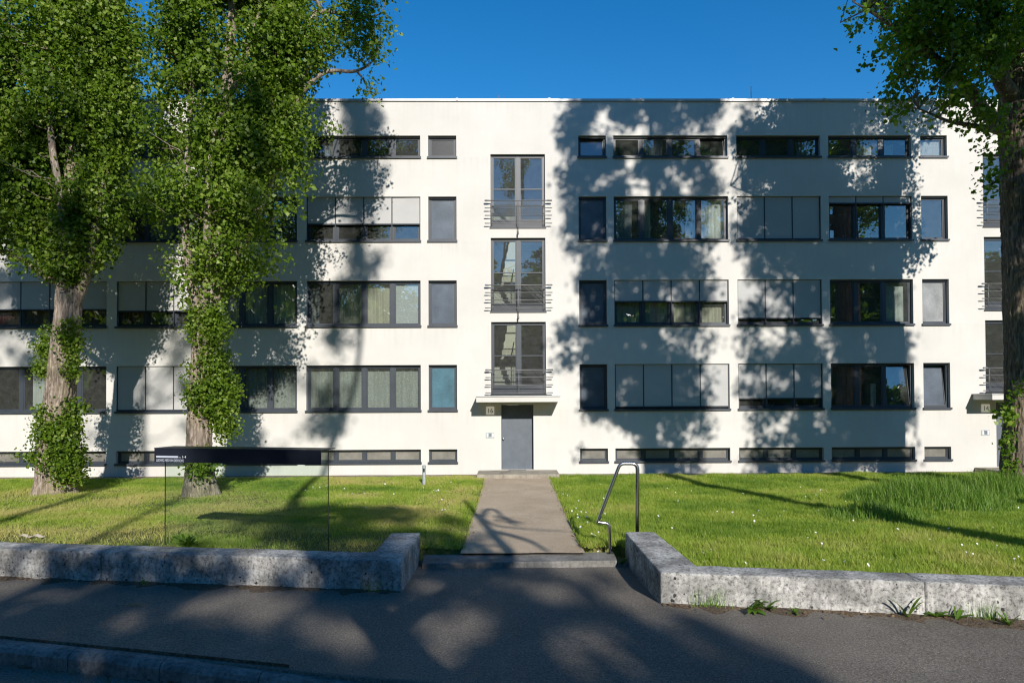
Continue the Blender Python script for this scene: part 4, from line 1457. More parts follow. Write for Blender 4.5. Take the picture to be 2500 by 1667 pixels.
# ---- right poplar
Y3 = -4.4
B3 = Vector((at(2350, 1115, Y3)[0], Y3, 0.0))
tp3 = [B3 + Vector((0, 0, -0.15)), at(2352, 980, Y3), at(2352, 800, Y3), at(2350, 600, Y3), at(2345, 420, Y3), at(2335, 260, Y3), at(2330, 200, Y3), at(2350, 60, Y3), at(2370, -150, Y3), at(2380, -420, Y3)]
tr3 = [0.48, 0.42, 0.42, 0.43, 0.42, 0.40, 0.33, 0.26, 0.18, 0.05]
lim3 = [(px_path([(2335, 300), (2270, 270, -.2), (2220, 200, -.4), (2170, 150, -.6), (2090, 90, -.8), (2020, 40, -1), (1960, 5, -1.1)], Y3), [.20, .16, .13, .10, .07, .04, .015]),
        (px_path([(2330, 230), (2300, 190, -.5), (2284, 150, -.8), (2270, 60, -1), (2240, -60, -1.2)], Y3), [.22, .17, .15, .12, .05]),
        (px_path([(2340, 320), (2290, 300, -.3), (2240, 290, -.6), (2180, 280, -.9), (2110, 250, -1.1)], Y3), [.12, .09, .06, .04, .015]),
        (px_path([(2345, 250), (2390, 120, -.3), (2420, -20, -.5), (2440, -200, -.6)], Y3), [.22, .17, .12, .05]),
        (px_path([(2340, 420), (2300, 410, -.4), (2275, 425, -.6), (2255, 430, -.7)], Y3), [.05, .04, .025, .01])]
el3 = px_ell([(2010, 20, 85, 55, -1, 1.0, .8), (1960, 0, 45, 22, -1, .5, .7), (2080, 30, 90, 70, -1, 1.2), (2180, 40, 95, 80, -.9, 1.3), (2290, 50, 90, 90, -1, 1.3), (2400, 60, 100, 120, -.8, 1.5), (2140, 130, 85, 60, -1, 1.0), (2045, 105, 50, 45, -1, .7, .75),
              (2230, 160, 80, 60, -1, 1.0), (2110, 215, 75, 50, -1, .8, .85), (2200, 250, 70, 40, -.9, .8, .85), (2030, 140, 28, 26, -1, .4, .8), (2270, 290, 45, 45, -.8, .7, .8), (2285, 350, 36, 30, -.7, .5, .7), (2268, 400, 28, 14, -.7, .3, .8), (2285, 430, 32, 14, -.7, .3, .8),
              (2420, 230, 80, 90, -.4, 1.0), (2150, -100, 200, 110, -.8, 1.8), (2350, -150, 200, 140, -.5, 1.8), (2370, -320, 150, 140, 0, 1.8)], Y3)
sl3 = px_ell([(2312, 955, 18, 26, -.5, .2, .5), (2318, 1015, 14, 34, -.5, .18, .5), (2345, 890, 12, 50, -.6, .15, .5), (2322, 1070, 14, 20, -.5, .16, .5), (2300, 925, 12, 10, -.5, .12, .5)], Y3)
poplar('poplar_tree', 'thick dark trunked poplar at the right edge overhanging the entrance of number 14', B3, (tp3, tr3), lim3, el3, sl3, Y3, 9, 580, 0.12, 'leaf_dk', 'bark_dk', gap=0.43, twigs=420, flare=(0.35, 0.35, 5), tr_ang=120)

# ------------------------------------------------------------------ street trees behind the viewer (their shadows fall on facade, lawn and pavement)
D3 = np.array([-0.222, 1.0, -0.49])


def caster(name, label, cells, Yc, spread, trunk, seed, size=0.15, cover=2.4, gap=0.38, gscale=0.55, plane='wall', sig=0.22, twigs=True, holes=(), mat='leaf', fine=0.0):
    """a roadside tree whose crown stands where the shadow it throws calls for it.
    cells: (x, y, rx, ry, density) discs on the facade / ground in metres"""
    rg = np.random.default_rng(seed)
    Cs = []
    for (x, y, rx, ry, dn) in cells:
        n = int(math.pi * rx * ry * cover * dn / (0.42 * size * size * 24))
        u = rg.random(n) ** 0.5
        a = rg.random(n) * 2 * np.pi
        p = np.stack([x + rx * u * np.cos(a), y + ry * u * np.sin(a)], -1)
        k = fbm(np.stack([p[:, 0] * gscale, p[:, 1] * gscale * (0.6 if plane == 'wall' else 1.0), p[:, 0] * 0 + seed], -1), 4) > gap
        if fine:
            k &= fbm(np.stack([p[:, 0] * 2.6, p[:, 1] * 2.0, p[:, 0] * 0 + seed + 9], -1), 2) > fine
        for (hx, hy, hr, hz) in holes:
            k &= ((p[:, 0] - hx) / hr) ** 2 + ((p[:, 1] - hy) / hz) ** 2 > 1
        p = p[k]
        t = Yc + rg.normal(size=len(p)) * spread
        if plane == 'wall':
            G = np.stack([p[:, 0], p[:, 0] * 0, p[:, 1]], -1)
            Cs.append(G - t[:, None] * D3)
        else:
            G = np.stack([p[:, 0], p[:, 1], p[:, 0] * 0], -1)
            Cs.append(G - (t + p[:, 1])[:, None] * D3)
    C = np.concatenate(Cs)
    C = C[C[:, 2] > 1.5]
    base = Vector(trunk[0][0])
    T = empty(name, (base[0], base[1], -0.2), label, 'tree', 'street trees behind the viewer')
    trunk_mesh('trunk', trunk[0], trunk[1], 'bark', T, T.location, nang=24, step=0.15, seed=seed)
    m = rg.integers(14, 34, len(C))
    idx = np.repeat(np.arange(len(C)), m)
    P = C[idx] + rg.normal(size=(len(idx), 3)) * sig
    nr = rg.normal(size=P.shape) + np.array([0, 0, 0.4])
    nr /= np.linalg.norm(nr, axis=1, keepdims=True)
    V, Fc = leaves(P, nr, size * (0.7 + 0.6 * rg.random(len(P))), rg)
    np_mesh('crown', V, Fc, mat, T, var=np.repeat(rg.random(len(P)), 4), org=T.location)
    if twigs:
        sk = dense(trunk[0], 0.4)
        branches('twigs', C, [s for s in sk if s[2] > 3], T, T.location, 'bark', rg, rad=0.03, count=140)
    return T


def wp(x, y):
    p = at(x, y, 0.0)
    return p[0], p[2]


def wcells(lst):
    out = []
    for (x, y, rx, ry, dn) in lst:
        X, Z = wp(x, y)
        out.append((X, Z, rx * K / 78.0, ry * K / 78.0, dn))
    return out


def back(X, Z, t):
    """point from which sunlight reaches facade point (X, Z) after travelling t metres northwards"""
    return (X + 0.222 * t, -t, Z + 0.49 * t)


# tree whose shadow falls right of the entrance
YB = 16.5
tx, _ = wp(1490, 700)
trB = ([(tx + 0.222 * YB + 1.6, -YB - 0.4, -0.3), (tx + 0.222 * YB + 0.9, -YB - 0.2, 2.2), (tx + 0.222 * YB, -YB, 4.6), (tx + 0.222 * YB, -YB, 9), (tx + .2 + 0.222 * YB, -YB, 15), (tx + 0.222 * YB, -YB, 24)], [0.34, 0.30, 0.26, 0.22, 0.15, 0.03])
hB = [(wp(1672, 300)[0], wp(1672, 275)[1], .22, .6), (wp(1640, 590)[0], wp(1640, 590)[1], .5, .35), (wp(1655, 1000)[0], wp(1655, 1000)[1], .35, .5), (wp(1335, 760)[0], wp(1335, 760)[1], .12, .4), (wp(1500, 800)[0], wp(1500, 800)[1], .12, .5), (wp(1500, 980)[0], wp(1500, 980)[1], .15, .5)]
caster('street_tree', 'tall roadside poplar casting the broad shadow just right of the central entrance', wcells([
    (1480, 180, 190, 120, 1), (1480, 300, 195, 110, 1), (1380, 300, 95, 90, .9), (1470, 430, 180, 100, .95), (1370, 420, 85, 70, .9), (1470, 540, 180, 90, .9), (1390, 520, 95, 80, .9), (1480, 650, 165, 90, .85), (1400, 700, 90, 90, .85),
    (1460, 780, 180, 90, 1.2), (1370, 830, 85, 60, 1.1), (1460, 890, 180, 80, 1.2), (1400, 960, 100, 70, 1.1), (1500, 980, 140, 80, 1.1), (1365, 1000, 62, 75, 1.1), (1395, 1060, 62, 36, 1.0), (1345, 900, 55, 60, 1.0), (1440, 1050, 90, 40, 1.1), (1560, 1050, 60, 45, .8), (1480, 60, 150, 130, 1), (1480, -80, 100, 120, 1)]),
    YB, 1.3, trB, 21, holes=hB, gap=0.33, gscale=0.6, cover=5.5, fine=0.36, sig=0.16)
YC = 16.5
tx, _ = wp(1850, 700)
trC = ([(tx + 0.222 * YC + .3, -YC, -0.3), (tx + 0.222 * YC, -YC, 5), (tx + 0.222 * YC, -YC, 12), (tx + 0.222 * YC, -YC, 24)], [0.34, 0.28, 0.2, 0.03])
hC = [(wp(1672, 300)[0], wp(1672, 275)[1], .22, .6), (wp(1655, 1000)[0], wp(1655, 1000)[1], .35, .5), (wp(1800, 1020)[0], wp(1800, 1030)[1], .2, .2), (wp(1660, 830)[0], wp(1660, 800)[1], .3, .4)]
caster('street_tree', 'tall roadside poplar casting the shadow between central entrance and the right poplar', wcells([
    (1850, 180, 160, 120, 1), (1840, 300, 165, 100, 1), (1850, 420, 160, 100, 1), (1850, 540, 165, 100, .95), (1940, 640, 90, 80, .9), (1850, 660, 170, 90, .9), (1960, 740, 80, 70, .85), (1850, 780, 160, 90, .85), (1850, 880, 150, 80, .85), (1940, 900, 60, 60, .8),
    (1860, 980, 150, 70, .9), (1950, 1020, 75, 60, .85), (1850, 1060, 130, 40, .9), (2035, 960, 40, 60, .7), (2050, 700, 30, 60, .6), (2040, 830, 40, 50, .6), (2050, 1050, 40, 30, .6), (2020, 520, 35, 60, .6), (1985, 760, 45, 50, 1.5), (1975, 880, 50, 60, 1.5), (1985, 1000, 50, 60, 1.5), (2075, 800, 22, 40, 1), (2080, 930, 20, 50, 1), (2075, 1040, 25, 30, 1), (2070, 700, 22, 40, 1), (1850, 60, 130, 130, 1), (1850, -80, 100, 120, 1)]),
    YC, 1.3, trC, 22, holes=hC, gap=0.32, gscale=0.6, cover=5.5, fine=0.36, sig=0.16)
YA = 25.0
tx, _ = wp(700, 700)
tx2, _ = wp(830, 500)
trA = ([(3.2, -YA, -0.3), (1.6, -YA, 4.0), (-0.6, -YA, 8.0), (tx + 0.222 * YA + .1, -YA, 10.3), (tx + 0.222 * YA + .5, -YA, 12.3), (tx2 + 0.222 * YA, -YA, 15.5), (tx2 + 0.222 * YA, -YA, 27)], [0.28, 0.22, 0.17, 0.11, 0.08, 0.07, 0.02])
TA = caster('street_tree', 'tall roadside poplar behind the viewer casting the shadow left of the central entrance', wcells([
    (822, 190, 40, 100, 1), (822, 270, 42, 70, 1), (838, 370, 44, 65, 1), (832, 450, 46, 50, 1), (842, 560, 40, 55, 1), (846, 620, 42, 45, 1), (800, 690, 34, 45, .9), (785, 770, 34, 45, .9), (745, 870, 40, 45, .7), (740, 960, 46, 60, .8), (820, 60, 40, 130, 1), (820, -60, 40, 100, 1)]),
    YA, 1.2, trA, 23, gap=0.36, gscale=0.8, cover=5, fine=0.33, sig=0.16)


def gback(x, y, t):
    p = on(x, y, 0.02)
    return Vector((p[0] + 0.222 * t, p[1] - t, 0.02 + 0.49 * t))


for pts_, r0 in (([(1066, 1150), (1085, 1172), (1105, 1190), (1128, 1215), (1150, 1240), (1185, 1275)], .085), ([(1105, 1190), (1118, 1166), (1140, 1168), (1158, 1188), (1190, 1196)], .05),
                 ([(1130, 1216), (1180, 1226), (1225, 1240), (1262, 1262)], .06), ([(1085, 1172), (1140, 1205), (1215, 1212), (1300, 1216)], .03), ([(1045, 1262), (1090, 1245), (1150, 1250)], .05)):
    pl_ = [gback(x, y, 14.0 + 0.3 * math.sin(x)) for (x, y) in pts_]
    if r0 > .08:
        pl_ = pl_ + [Vector((1.9, -23.6, 5.4)), Vector((1.0, -25.0, 5.1))]
        rr_ = [.045, .06, .075, .09, .10, .11, .13, .15]
    else:
        rr_ = list(np.linspace(r0 * 1.4, r0 * 0.6, len(pl_)))
    trunk_mesh('limb', pl_, rr_, 'bark', TA, TA.location, nang=10, step=0.15, ridge=0.03)
_c = gback(1168, 1192, 14.0)
foliage('sprig', [(tuple(_c), (.26, .3, .16)), (tuple(gback(1010, 1262, 14)), (.5, .5, .3)), (tuple(gback(1090, 1268, 14)), (.35, .4, .25))], TA, TA.location, 900, 0.13, 'leaf', np.random.default_rng(4), gap=0.2, per=12, sig=0.08)

YE = 31.0
tx, _ = wp(330, 700)
trE = ([(tx + 0.222 * YE + 1.0, -YE, -0.3), (tx + 0.222 * YE, -YE, 9), (tx + 0.222 * YE, -YE, 18), (tx + 0.222 * YE, -YE, 28)], [0.20, 0.12, 0.08, 0.03])
zc = wp(250, 900)[1]
hE = [(-12.5, 2.0, .42, 5.0), (-8.75, 2.0, .36, 5.0), (wp(30, 990)[0], wp(30, 990)[1], 1.6, .8)]
caster('street_tree', 'tall roadside poplar behind the viewer casting the shadow behind the two left poplars', wcells([
    (60, 640, 120, 40, .7), (330, 620, 130, 60, .9), (60, 700, 130, 60, .9), (330, 700, 130, 80, .8), (60, 790, 130, 60, .9), (340, 790, 130, 60, .7), (350, 890, 120, 60, .8), (330, 985, 130, 45, .8), (600, 620, 70, 60, .9), (620, 720, 60, 60, .7), (620, 800, 60, 50, .7), (600, 980, 60, 50, .8), (660, 1000, 70, 50, .8), (640, 900, 80, 50, .7)]),
    YE, 1.3, trE, 25, gap=0.44, gscale=0.9, cover=4.0, holes=hE, fine=0.36, sig=0.16)


# broad tree that shades the pavement in the foreground
def gcells(lst, z=0.0):
    out = []
    for (x, y, rx, dn) in lst:
        p = on(x, y, z)
        out.append((p[0], p[1], rx, rx * 1.15, dn))
    return out


YD = 46.0
hD = []
for (x, y, r) in [(1071, 1449, .42), (1023, 1513, .30), (888, 1430, .28), (962, 1436, .28), (1371, 1468, .30), (1310, 1545, .26), (1279, 1366, .26), (1192, 1337, .22), (1119, 1404, .26), (1007, 1353, .24), (1416, 1382, .24), (1518, 1423, .26), (1263, 1478, .22),
                  (524, 1416, .30), (472, 1388, .3), (760, 1468, .32), (360, 1480, .3), (280, 1416, .34), (420, 1440, .28), (830, 1500, .24), (640, 1390, .24), (700, 1420, .2), (1200, 1560, .24), (1480, 1530, .24), (590, 1340, .3), (690, 1305, .25), (450, 1310, .3), (300, 1290, .4)]:
    p = on(x, y, -0.05)
    hD.append((p[0], p[1], r * 1.22, r * 1.85))
caster('street_tree', 'broad leafy tree far behind the viewer that dapples the pavement and left lawn', gcells([
    (1150, 1340, 1.1, 1), (1000, 1400, 1.3, 1), (1250, 1420, 1.3, 1), (800, 1430, 1.3, 1), (1100, 1500, 1.2, 1), (1350, 1500, 1.3, 1), (900, 1540, 1.2, 1), (1500, 1480, .9, 1), (1600, 1540, 1.0, 1), (700, 1500, 1.1, 1), (560, 1400, .9, .8), (560, 1560, 1.0, .7),
    (300, 1560, 1.0, .4), (900, 1290, .9, .9), (800, 1300, .8, .7), (1300, 1600, 1.6, 1), (800, 1640, 1.6, 1), (1600, 1650, 1.4, 1), (300, 1640, 1.4, .4), (1350, 1390, .6, 1), (1470, 1400, .5, 1), (1540, 1440, .5, 1), (1400, 1330, .35, 1), (1000, 1310, .6, 1), (640, 1195, .6, 1), (720, 1180, .7, 1), (800, 1188, .8, .9), (880, 1195, .8, .8), (600, 1215, .6, .8), (700, 1225, .8, .9), (820, 1235, .8, .8), (540, 1190, .45, .7)]),
    YD, 1.5, ([(8.5, -47, -0.3), (8.0, -46.5, 6), (7.2, -46, 12), (7.0, -46, 19)], [.45, .38, .25, .05]), 24, size=0.18, cover=2.2, gap=0.30, gscale=0.9, plane='ground', sig=0.10, holes=hD)
caster('street_tree', 'loose leafy tree far behind the viewer that dapples the left pavement and lawn edge', gcells([
    (400, 1480, 1.2, 1), (250, 1440, 1.2, 1), (100, 1400, 1.2, 1), (100, 1500, 1.1, 1), (-100, 1480, 1.2, 1), (350, 1380, 1.0, 1), (150, 1340, 1.0, .9), (600, 1320, 1.0, .9), (400, 1310, 1.0, .6), (800, 1225, .9, 1), (1010, 1235, .8, 1), (880, 1180, .8, 1), (960, 1200, .8, .9), (900, 1250, .9, 1.2), (700, 1250, .7, .8), (650, 1185, .8, 1), (740, 1195, .8, 1), (560, 1200, .6, .7), (120, 1300, .9, .6), (300, 1310, .8, .6), (520, 1305, .8, .7), (680, 1325, .8, 1.0), (800, 1320, .7, 1.2), (620, 1183, .6, 2), (710, 1185, .6, 2), (770, 1190, .6, 2)]),
    YD - 8, 1.3, ([(-1.5, -39, -0.3), (-1.2, -38.5, 6), (-0.6, -38, 12), (-0.5, -38, 18)], [.30, .14, .10, .05]), 26, size=0.18, cover=2.2, gap=0.46, gscale=1.1, plane='ground', sig=0.12)


# unseen tree rows added to block sky light; they also show in window reflections
rgf = np.random.default_rng(77)
ORD = ('first', 'second', 'third', 'fourth', 'fifth', 'sixth', 'seventh', 'eighth', 'ninth', 'tenth', 'eleventh', 'twelfth', 'thirteenth', 'fourteenth')
for k in range(38):
    if k >= 24:
        x, y, h = -58 + 9.0 * (k - 24) + rgf.uniform(-1, 1), -41 + rgf.uniform(-1, 1), rgf.uniform(10.5, 11.8)
        lb = 'low dense tree added behind the viewer to block sky light, %s from the left' % ORD[k - 24]
    elif k < 14:
        x, y, h = -62 + 9.4 * k + rgf.uniform(-1, 1), -63 + rgf.uniform(-3, 3), rgf.uniform(16, 21)
        lb = 'rounded tree added far behind the viewer to block sky light, %s of the far row' % ORD[k]
    else:
        q_ = (k - 14) % 5
        sd = -1 if k < 19 else 1
        x, y, h = (-27 if sd < 0 else 52) + rgf.uniform(-1, 1), -46 + 8.0 * q_, rgf.uniform(19, 23) * (1 if sd < 0 else 0.5)
        lb = 'rounded tree added to block sky light, out of view on the %s, %s from the far end' % ('left' if sd < 0 else 'right', ORD[q_])
    T = empty('street_tree', (x, y, -0.3), lb, 'tree', 'street trees behind the viewer')
    trunk_mesh('trunk', [(x, y, -0.3), (x, y, h * 0.4), (x + 0.3, y, h * 0.9)], [0.35, 0.28, 0.05], 'bark', T, T.location, nang=12, step=0.4)
    foliage('crown', [((x, y, h * 0.55), (4.6, 3.6, h * 0.45)), ((x + 3, y + 1, h * 0.4), (3, 3, h * .36)), ((x - 3, y, h * 0.4), (3, 3, h * .38))], T, T.location, 14 if k >= 24 else 10, 0.75, 'leaf', rgf, gap=0.30, gscale=0.4, sig=0.5, per=16)


# ------------------------------------------------------------------ grass
def in_view(X, Y, m=1.0):
    d = Y + DIST
    return (X > -0.76 * d - m) & (X < 0.75 * d + m)


def scatter(n, xa, xb, ya, yb, rg):
    return rg.uniform(xa, xb, n), rg.uniform(ya, yb, n)


rg = np.random.default_rng(31)
GX, GY = [], []
for (xa, xb, ya, yb, dens) in ((-19, -0.76, -13.6, -7.0, 2700), (1.09, 18, -14.6, -7.0, 2900), (-19, -0.76, -7.0, -0.93, 1900), (1.09, 18, -7.0, -0.93, 1900)):
    n = int((xb - xa) * (yb - ya) * dens)
    x, y = scatter(n, xa, xb, ya, yb, rg)
    k = in_view(x, y, 0.6)
    back_w = wall_front(x) + TW + 0.02
    k &= np.where((x > -1.41) & (x < 1.72), y > -10.84, y > back_w)
    k &= ~((x > -1.88) & (x < -1.40) & (y < -11.0)) & ~((x > 1.72) & (x < 2.24) & (y < -11.03))
    k &= ~((x > -0.72) & (x < 1.05))
    near = np.minimum(np.abs(x + 0.79), np.abs(x - 1.12))
    k &= rg.random(n) < np.clip(0.25 + near / 0.12, 0, 1)
    # worn ground under the left trees and beside the left wall
    bare = fbm(np.stack([x * 0.9, y * 0.9, x * 0 + 8], -1), 4)
    worn = np.clip(1.4 - 0.5 * np.hypot((x - B2[0] - .6) / 1.7, (y - B2[1] + 1.0) / 1.0), 0, 1) * 0.6 + np.clip(1.2 - 0.5 * np.hypot((x - B1[0]) / 1.6, (y - B1[1] + 0.6) / 0.9), 0, 1) * 0.6
    worn += np.where((x < -2) & (y < -8.5), np.clip((-8.5 - y) / 2.0, 0, 1) * 0.75, 0)
    k &= rg.random(n) > np.clip(worn * 1.2 * np.clip((bare - 0.34) * 4, 0, 1), 0, 0.85)
    GX.append(x[k])
    GY.append(y[k])
gx, gy = np.concatenate(GX), np.concatenate(GY)
gz = lawn_z(gx, gy) - 0.012
n = len(gx)
tuft = fbm(np.stack([gx * 1.3, gy * 1.3, gx * 0 + 2], -1), 3)
tuft2 = fbm(np.stack([gx * 7, gy * 7, gx * 0 + 5], -1), 2)
right = gx > 1
h = (0.030 + 0.055 * np.clip(tuft * 1.6 - 0.4, 0, 1) + 0.03 * rg.random(n)) * np.where(right, 1.25, 0.85) * (0.45 + 1.15 * tuft2)
ang = rg.random(n) * 2 * np.pi
lean = (0.25 + 0.7 * rg.random(n)) * h
wd = 0.0042 + 0.0045 * rg.random(n) + 0.0022 * np.clip(gy + 9, 0, 9) / 9
wa = rg.random(n) * 2 * np.pi
V = np.empty((n, 3, 3))
V[:, 0] = np.stack([gx - wd * np.cos(wa), gy - wd * np.sin(wa), gz], -1)
V[:, 1] = np.stack([gx + wd * np.cos(wa), gy + wd * np.sin(wa), gz], -1)
V[:, 2] = np.stack([gx + lean * np.cos(ang), gy + lean * np.sin(ang), gz + h], -1)
dry = fbm(np.stack([gx * 0.8, gy * 0.8, gx * 0 + 12], -1), 4)
left_dry = np.where((gx < -1) & (gy < -4), 0.16 + 0.12 * np.clip((-gy - 7) / 4, 0, 1), 0)
var = np.clip(0.50 - 0.10 * right + (1.5 - 0.5 * right) * (dry - 0.5) + 0.22 * (rg.random(n) - 0.5) + 0.5 * (fbm(np.stack([gx * 3.7, gy * 3.7, gx * 0 + 21], -1), 3) - 0.5) + left_dry + (rg.random(n) < 0.06) * 0.35, 0, 1)
gr = np_mesh('grass', V.reshape(-1, 3), np.arange(3 * n).reshape(n, 3), 'grass', var=np.repeat(var, 3))
tag(gr, 'mown green lawn grass on both sides of the path', 'grass', kind='stuff')


def tall_grass(name, px, py, rx, ry, n, hmin, hmax, seed, label, arch=0.45):
    rg = np.random.default_rng(seed)
    c = on(px, py, 0.05)
    a = rg.random(n) * 2 * np.pi
    r = rg.random(n) ** 0.6
    x, y = c[0] + rx * r * np.cos(a), c[1] + ry * r * np.sin(a)
    z = lawn_z(x, y) - 0.01
    hh = (hmin + (hmax - hmin) * rg.random(n)) * (1 - 0.78 * r ** 2)
    an = rg.random(n) * 2 * np.pi
    ln = arch * hh * (0.3 + 0.9 * rg.random(n))
    w = 0.004 + 0.003 * rg.random(n)
    V = np.empty((n, 7, 3))
    wa = an + np.pi / 2
    for i, (t, ww) in enumerate(((0, 1.0), (0.45, 0.95), (0.8, 0.6))):
        cx = x + ln * np.cos(an) * t ** 2
        cy = y + ln * np.sin(an) * t ** 2
        cz = z + hh * (t - 0.15 * t ** 3)
        V[:, 2 * i] = np.stack([cx - w * ww * np.cos(wa), cy - w * ww * np.sin(wa), cz], -1)
        V[:, 2 * i + 1] = np.stack([cx + w * ww * np.cos(wa), cy + w * ww * np.sin(wa), cz], -1)
    V[:, 6] = np.stack([x + ln * np.cos(an), y + ln * np.sin(an), z + hh * 0.85 - 0.1 * ln], -1)
    b = np.arange(n)[:, None] * 7
    tri = np.array([[0, 1, 3], [0, 3, 2], [2, 3, 5], [2, 5, 4], [4, 5, 6]])
    Fc = (b[:, None, :] + tri[None]).reshape(-1, 3)
    var = np.repeat(np.clip(0.35 + 0.5 * rg.random(n) + (rg.random(n) < 0.08) * 0.3, 0, 1), 7)
    o = np_mesh(name, V.reshape(-1, 3), Fc, 'tallgrass', var=var)
    return tag(o, label, 'grass', kind='stuff')


tall_grass('tall_grass', 2130, 1160, 1.7, 1.6, 7000, 0.30, 0.85, 41, 'unmown tall grass clump on the right lawn')
tall_grass('tall_grass', 2010, 1198, 1.1, 0.9, 2600, 0.18, 0.45, 42, 'lower edge of the unmown grass on the right lawn')
tall_grass('tall_grass', 2290, 1130, 1.9, 1.3, 4500, 0.25, 0.75, 43, 'unmown grass at the foot of the right poplar')

# daisies
rg = np.random.default_rng(51)
m_ = MB()
spots = [on(x, y, 0.12) for (x, y) in [(1995, 1315), (2147, 1338), (2262, 1370), (2278, 1383), (2419, 1393), (2210, 1268), (2290, 1268), (2310, 1275), (2358, 1278), (2220, 1286), (2235, 1290), (2400, 1305), (1960, 1205), (2065, 1195), (2450, 1340), (2330, 1300), (2340, 1295)]]
for _ in range(60):
    spots.append(on(rg.uniform(1290, 2340), rg.uniform(1110, 1310), 0.1))
for _ in range(25):
    spots.append(on(rg.uniform(700, 1060), rg.uniform(1105, 1190), 0.08))
for k in range(14):
    spots.append(Vector((1.2 + rg.random() * 0.3, -10.5 + rg.random() * 6, 0.07)))
for p in spots:
    if p[1] > -1.0 or (-0.75 < p[0] < 1.05) or p[1] < wf(p[0]) + 0.5:
        continue
    z = float(lawn_z(np.array([p[0]]), np.array([p[1]]))[0]) + 0.075
    r = 0.011 + 0.007 * rg.random()
    tl = rg.normal(size=2) * 0.35
    b = len(m_.v)
    for q in range(8):
        a = q * math.pi / 4
        m_.v.append((p[0] + r * math.cos(a), p[1] + r * math.sin(a), z + r * (tl[0] * math.cos(a) + (tl[1] + 0.5) * math.sin(a))))
    m_.f.append(tuple(range(b, b + 8)))
    m_.tube([(p[0], p[1], z - 0.09), (p[0], p[1], z - 0.001)], 0.0012, 3, False)
tag(m_.build('daisies', 'petal'), 'small white daisies scattered over the lawn', 'flowers', kind='stuff')


# ------------------------------------------------------------------ weeds
def leaf_blade(L, w, bend, rise, toothed):
    m_ = MB()
    n = 6
    for i in range(n + 1):
        t = i / n
        ww = w * (math.sin(math.pi * min(1, t * 0.92 + 0.06)) ** 0.7) * (1 - 0.35 * (i % 2) * toothed)
        x = L * t * (1 - 0.15 * t)
        z = rise * L * (t - bend * t * t)
        m_.v += [(x, -ww, z + 0.25 * ww), (x, 0, z), (x, ww, z + 0.25 * ww)]
    for i in range(n):
        b = 3 * i
        m_.f += [(b, b + 3, b + 4, b + 1), (b + 1, b + 4, b + 5, b + 2)]
    me = bpy.data.meshes.new('leaf')
    me.from_pydata(m_.v, [], m_.f)
    a = me.attributes.new('var', 'FLOAT', 'POINT')
    a.data.foreach_set('value', np.full(len(m_.v), 0.4 + 0.4 * random.random(), np.float32))
    me.materials.append(MAT['weed'])
    me.polygons.foreach_set('use_smooth', [True] * len(me.polygons))
    return me


BL = [leaf_blade(1.0, 0.15, 0.6, 0.9, 1), leaf_blade(1.0, 0.075, 0.45, 1.4, 0), leaf_blade(1.0, 0.17, 0.9, 0.5, 1), leaf_blade(1.0, 0.16, 0.55, 1.1, 0)]


def weed(x, y, z0, n, L, label, kinds=(0, 2), az=None, up=1.0):
    p = on(x, y, z0)
    zz = float(walk_z(np.array([p[0]]), np.array([p[1]]))[0]) if z0 < 0.02 else z0
    T = empty('weed_plant', (p[0], p[1], zz + 0.01), label, 'plant', 'weeds growing at the wall')
    for k in range(n):
        o = bpy.data.objects.new('leaf', BL[random.choice(kinds)])
        a = random.uniform(0, 2 * math.pi) if az is None else math.radians(random.uniform(*az))
        s = L * random.uniform(0.6, 1.1)
        o.rotation_euler = (random.uniform(-.3, .3), random.uniform(-.25, .15), a)
        o.scale = (s, s, s * random.uniform(0.7, 1.2) * up)
        link(o, T)
    return T


weed(1725, 1398, -.05, 16, 0.264, 'bright green leafy weed at the right wall near its corner', az=(150, 390))
weed(1762, 1395, -.05, 7, 0.202, 'smaller weed rosette right beside the bright one at the right wall')
weed(2085, 1413, -.05, 9, 0.232, 'spiky narrow leaved weed left of the wall crack', kinds=(1,))
weed(2150, 1412, -.05, 10, 0.232, 'low dandelion rosette at the foot of the wall crack')
weed(2196, 1418, -.05, 6, 0.2, 'weed with one long raised leaf right of the wall crack', kinds=(1, 0), az=(-20, 60))
weed(2318, 1430, -.05, 12, 0.171, 'small weed tuft at the wall near the right picture edge', kinds=(1, 0))
weed(1825, 1405, -.05, 7, 0.139, 'flat little weed in the soil between the two bigger weed groups')
weed(205, 1318, -.03, 12, 0.155, 'small weed tuft at the foot of the left wall near the left edge', kinds=(1, 0))
weed(325, 1330, -.03, 6, 0.139, 'flat weed at the left wall below the sign', kinds=(0, 2))
weed(495, 1328, -.03, 6, 0.124, 'tiny weed at the left wall under the sign middle')
weed(788, 1340, -.05, 5, 0.310, 'upright broad leaved weed in front of the left wall end', kinds=(3,), up=1.3)
weed(430, 1262, .16, 30, 0.24, 'dark leafy plant at the left foot of the glass sign', kinds=(3, 1), up=1.2)
weed(945, 1290, -.08, 9, 0.232, 'shaded weed beside the left end of the threshold slab', kinds=(1, 3))
weed(1428, 1280, -.05, 7, 0.202, 'weed beside the right end of the threshold slab', kinds=(3, 0))
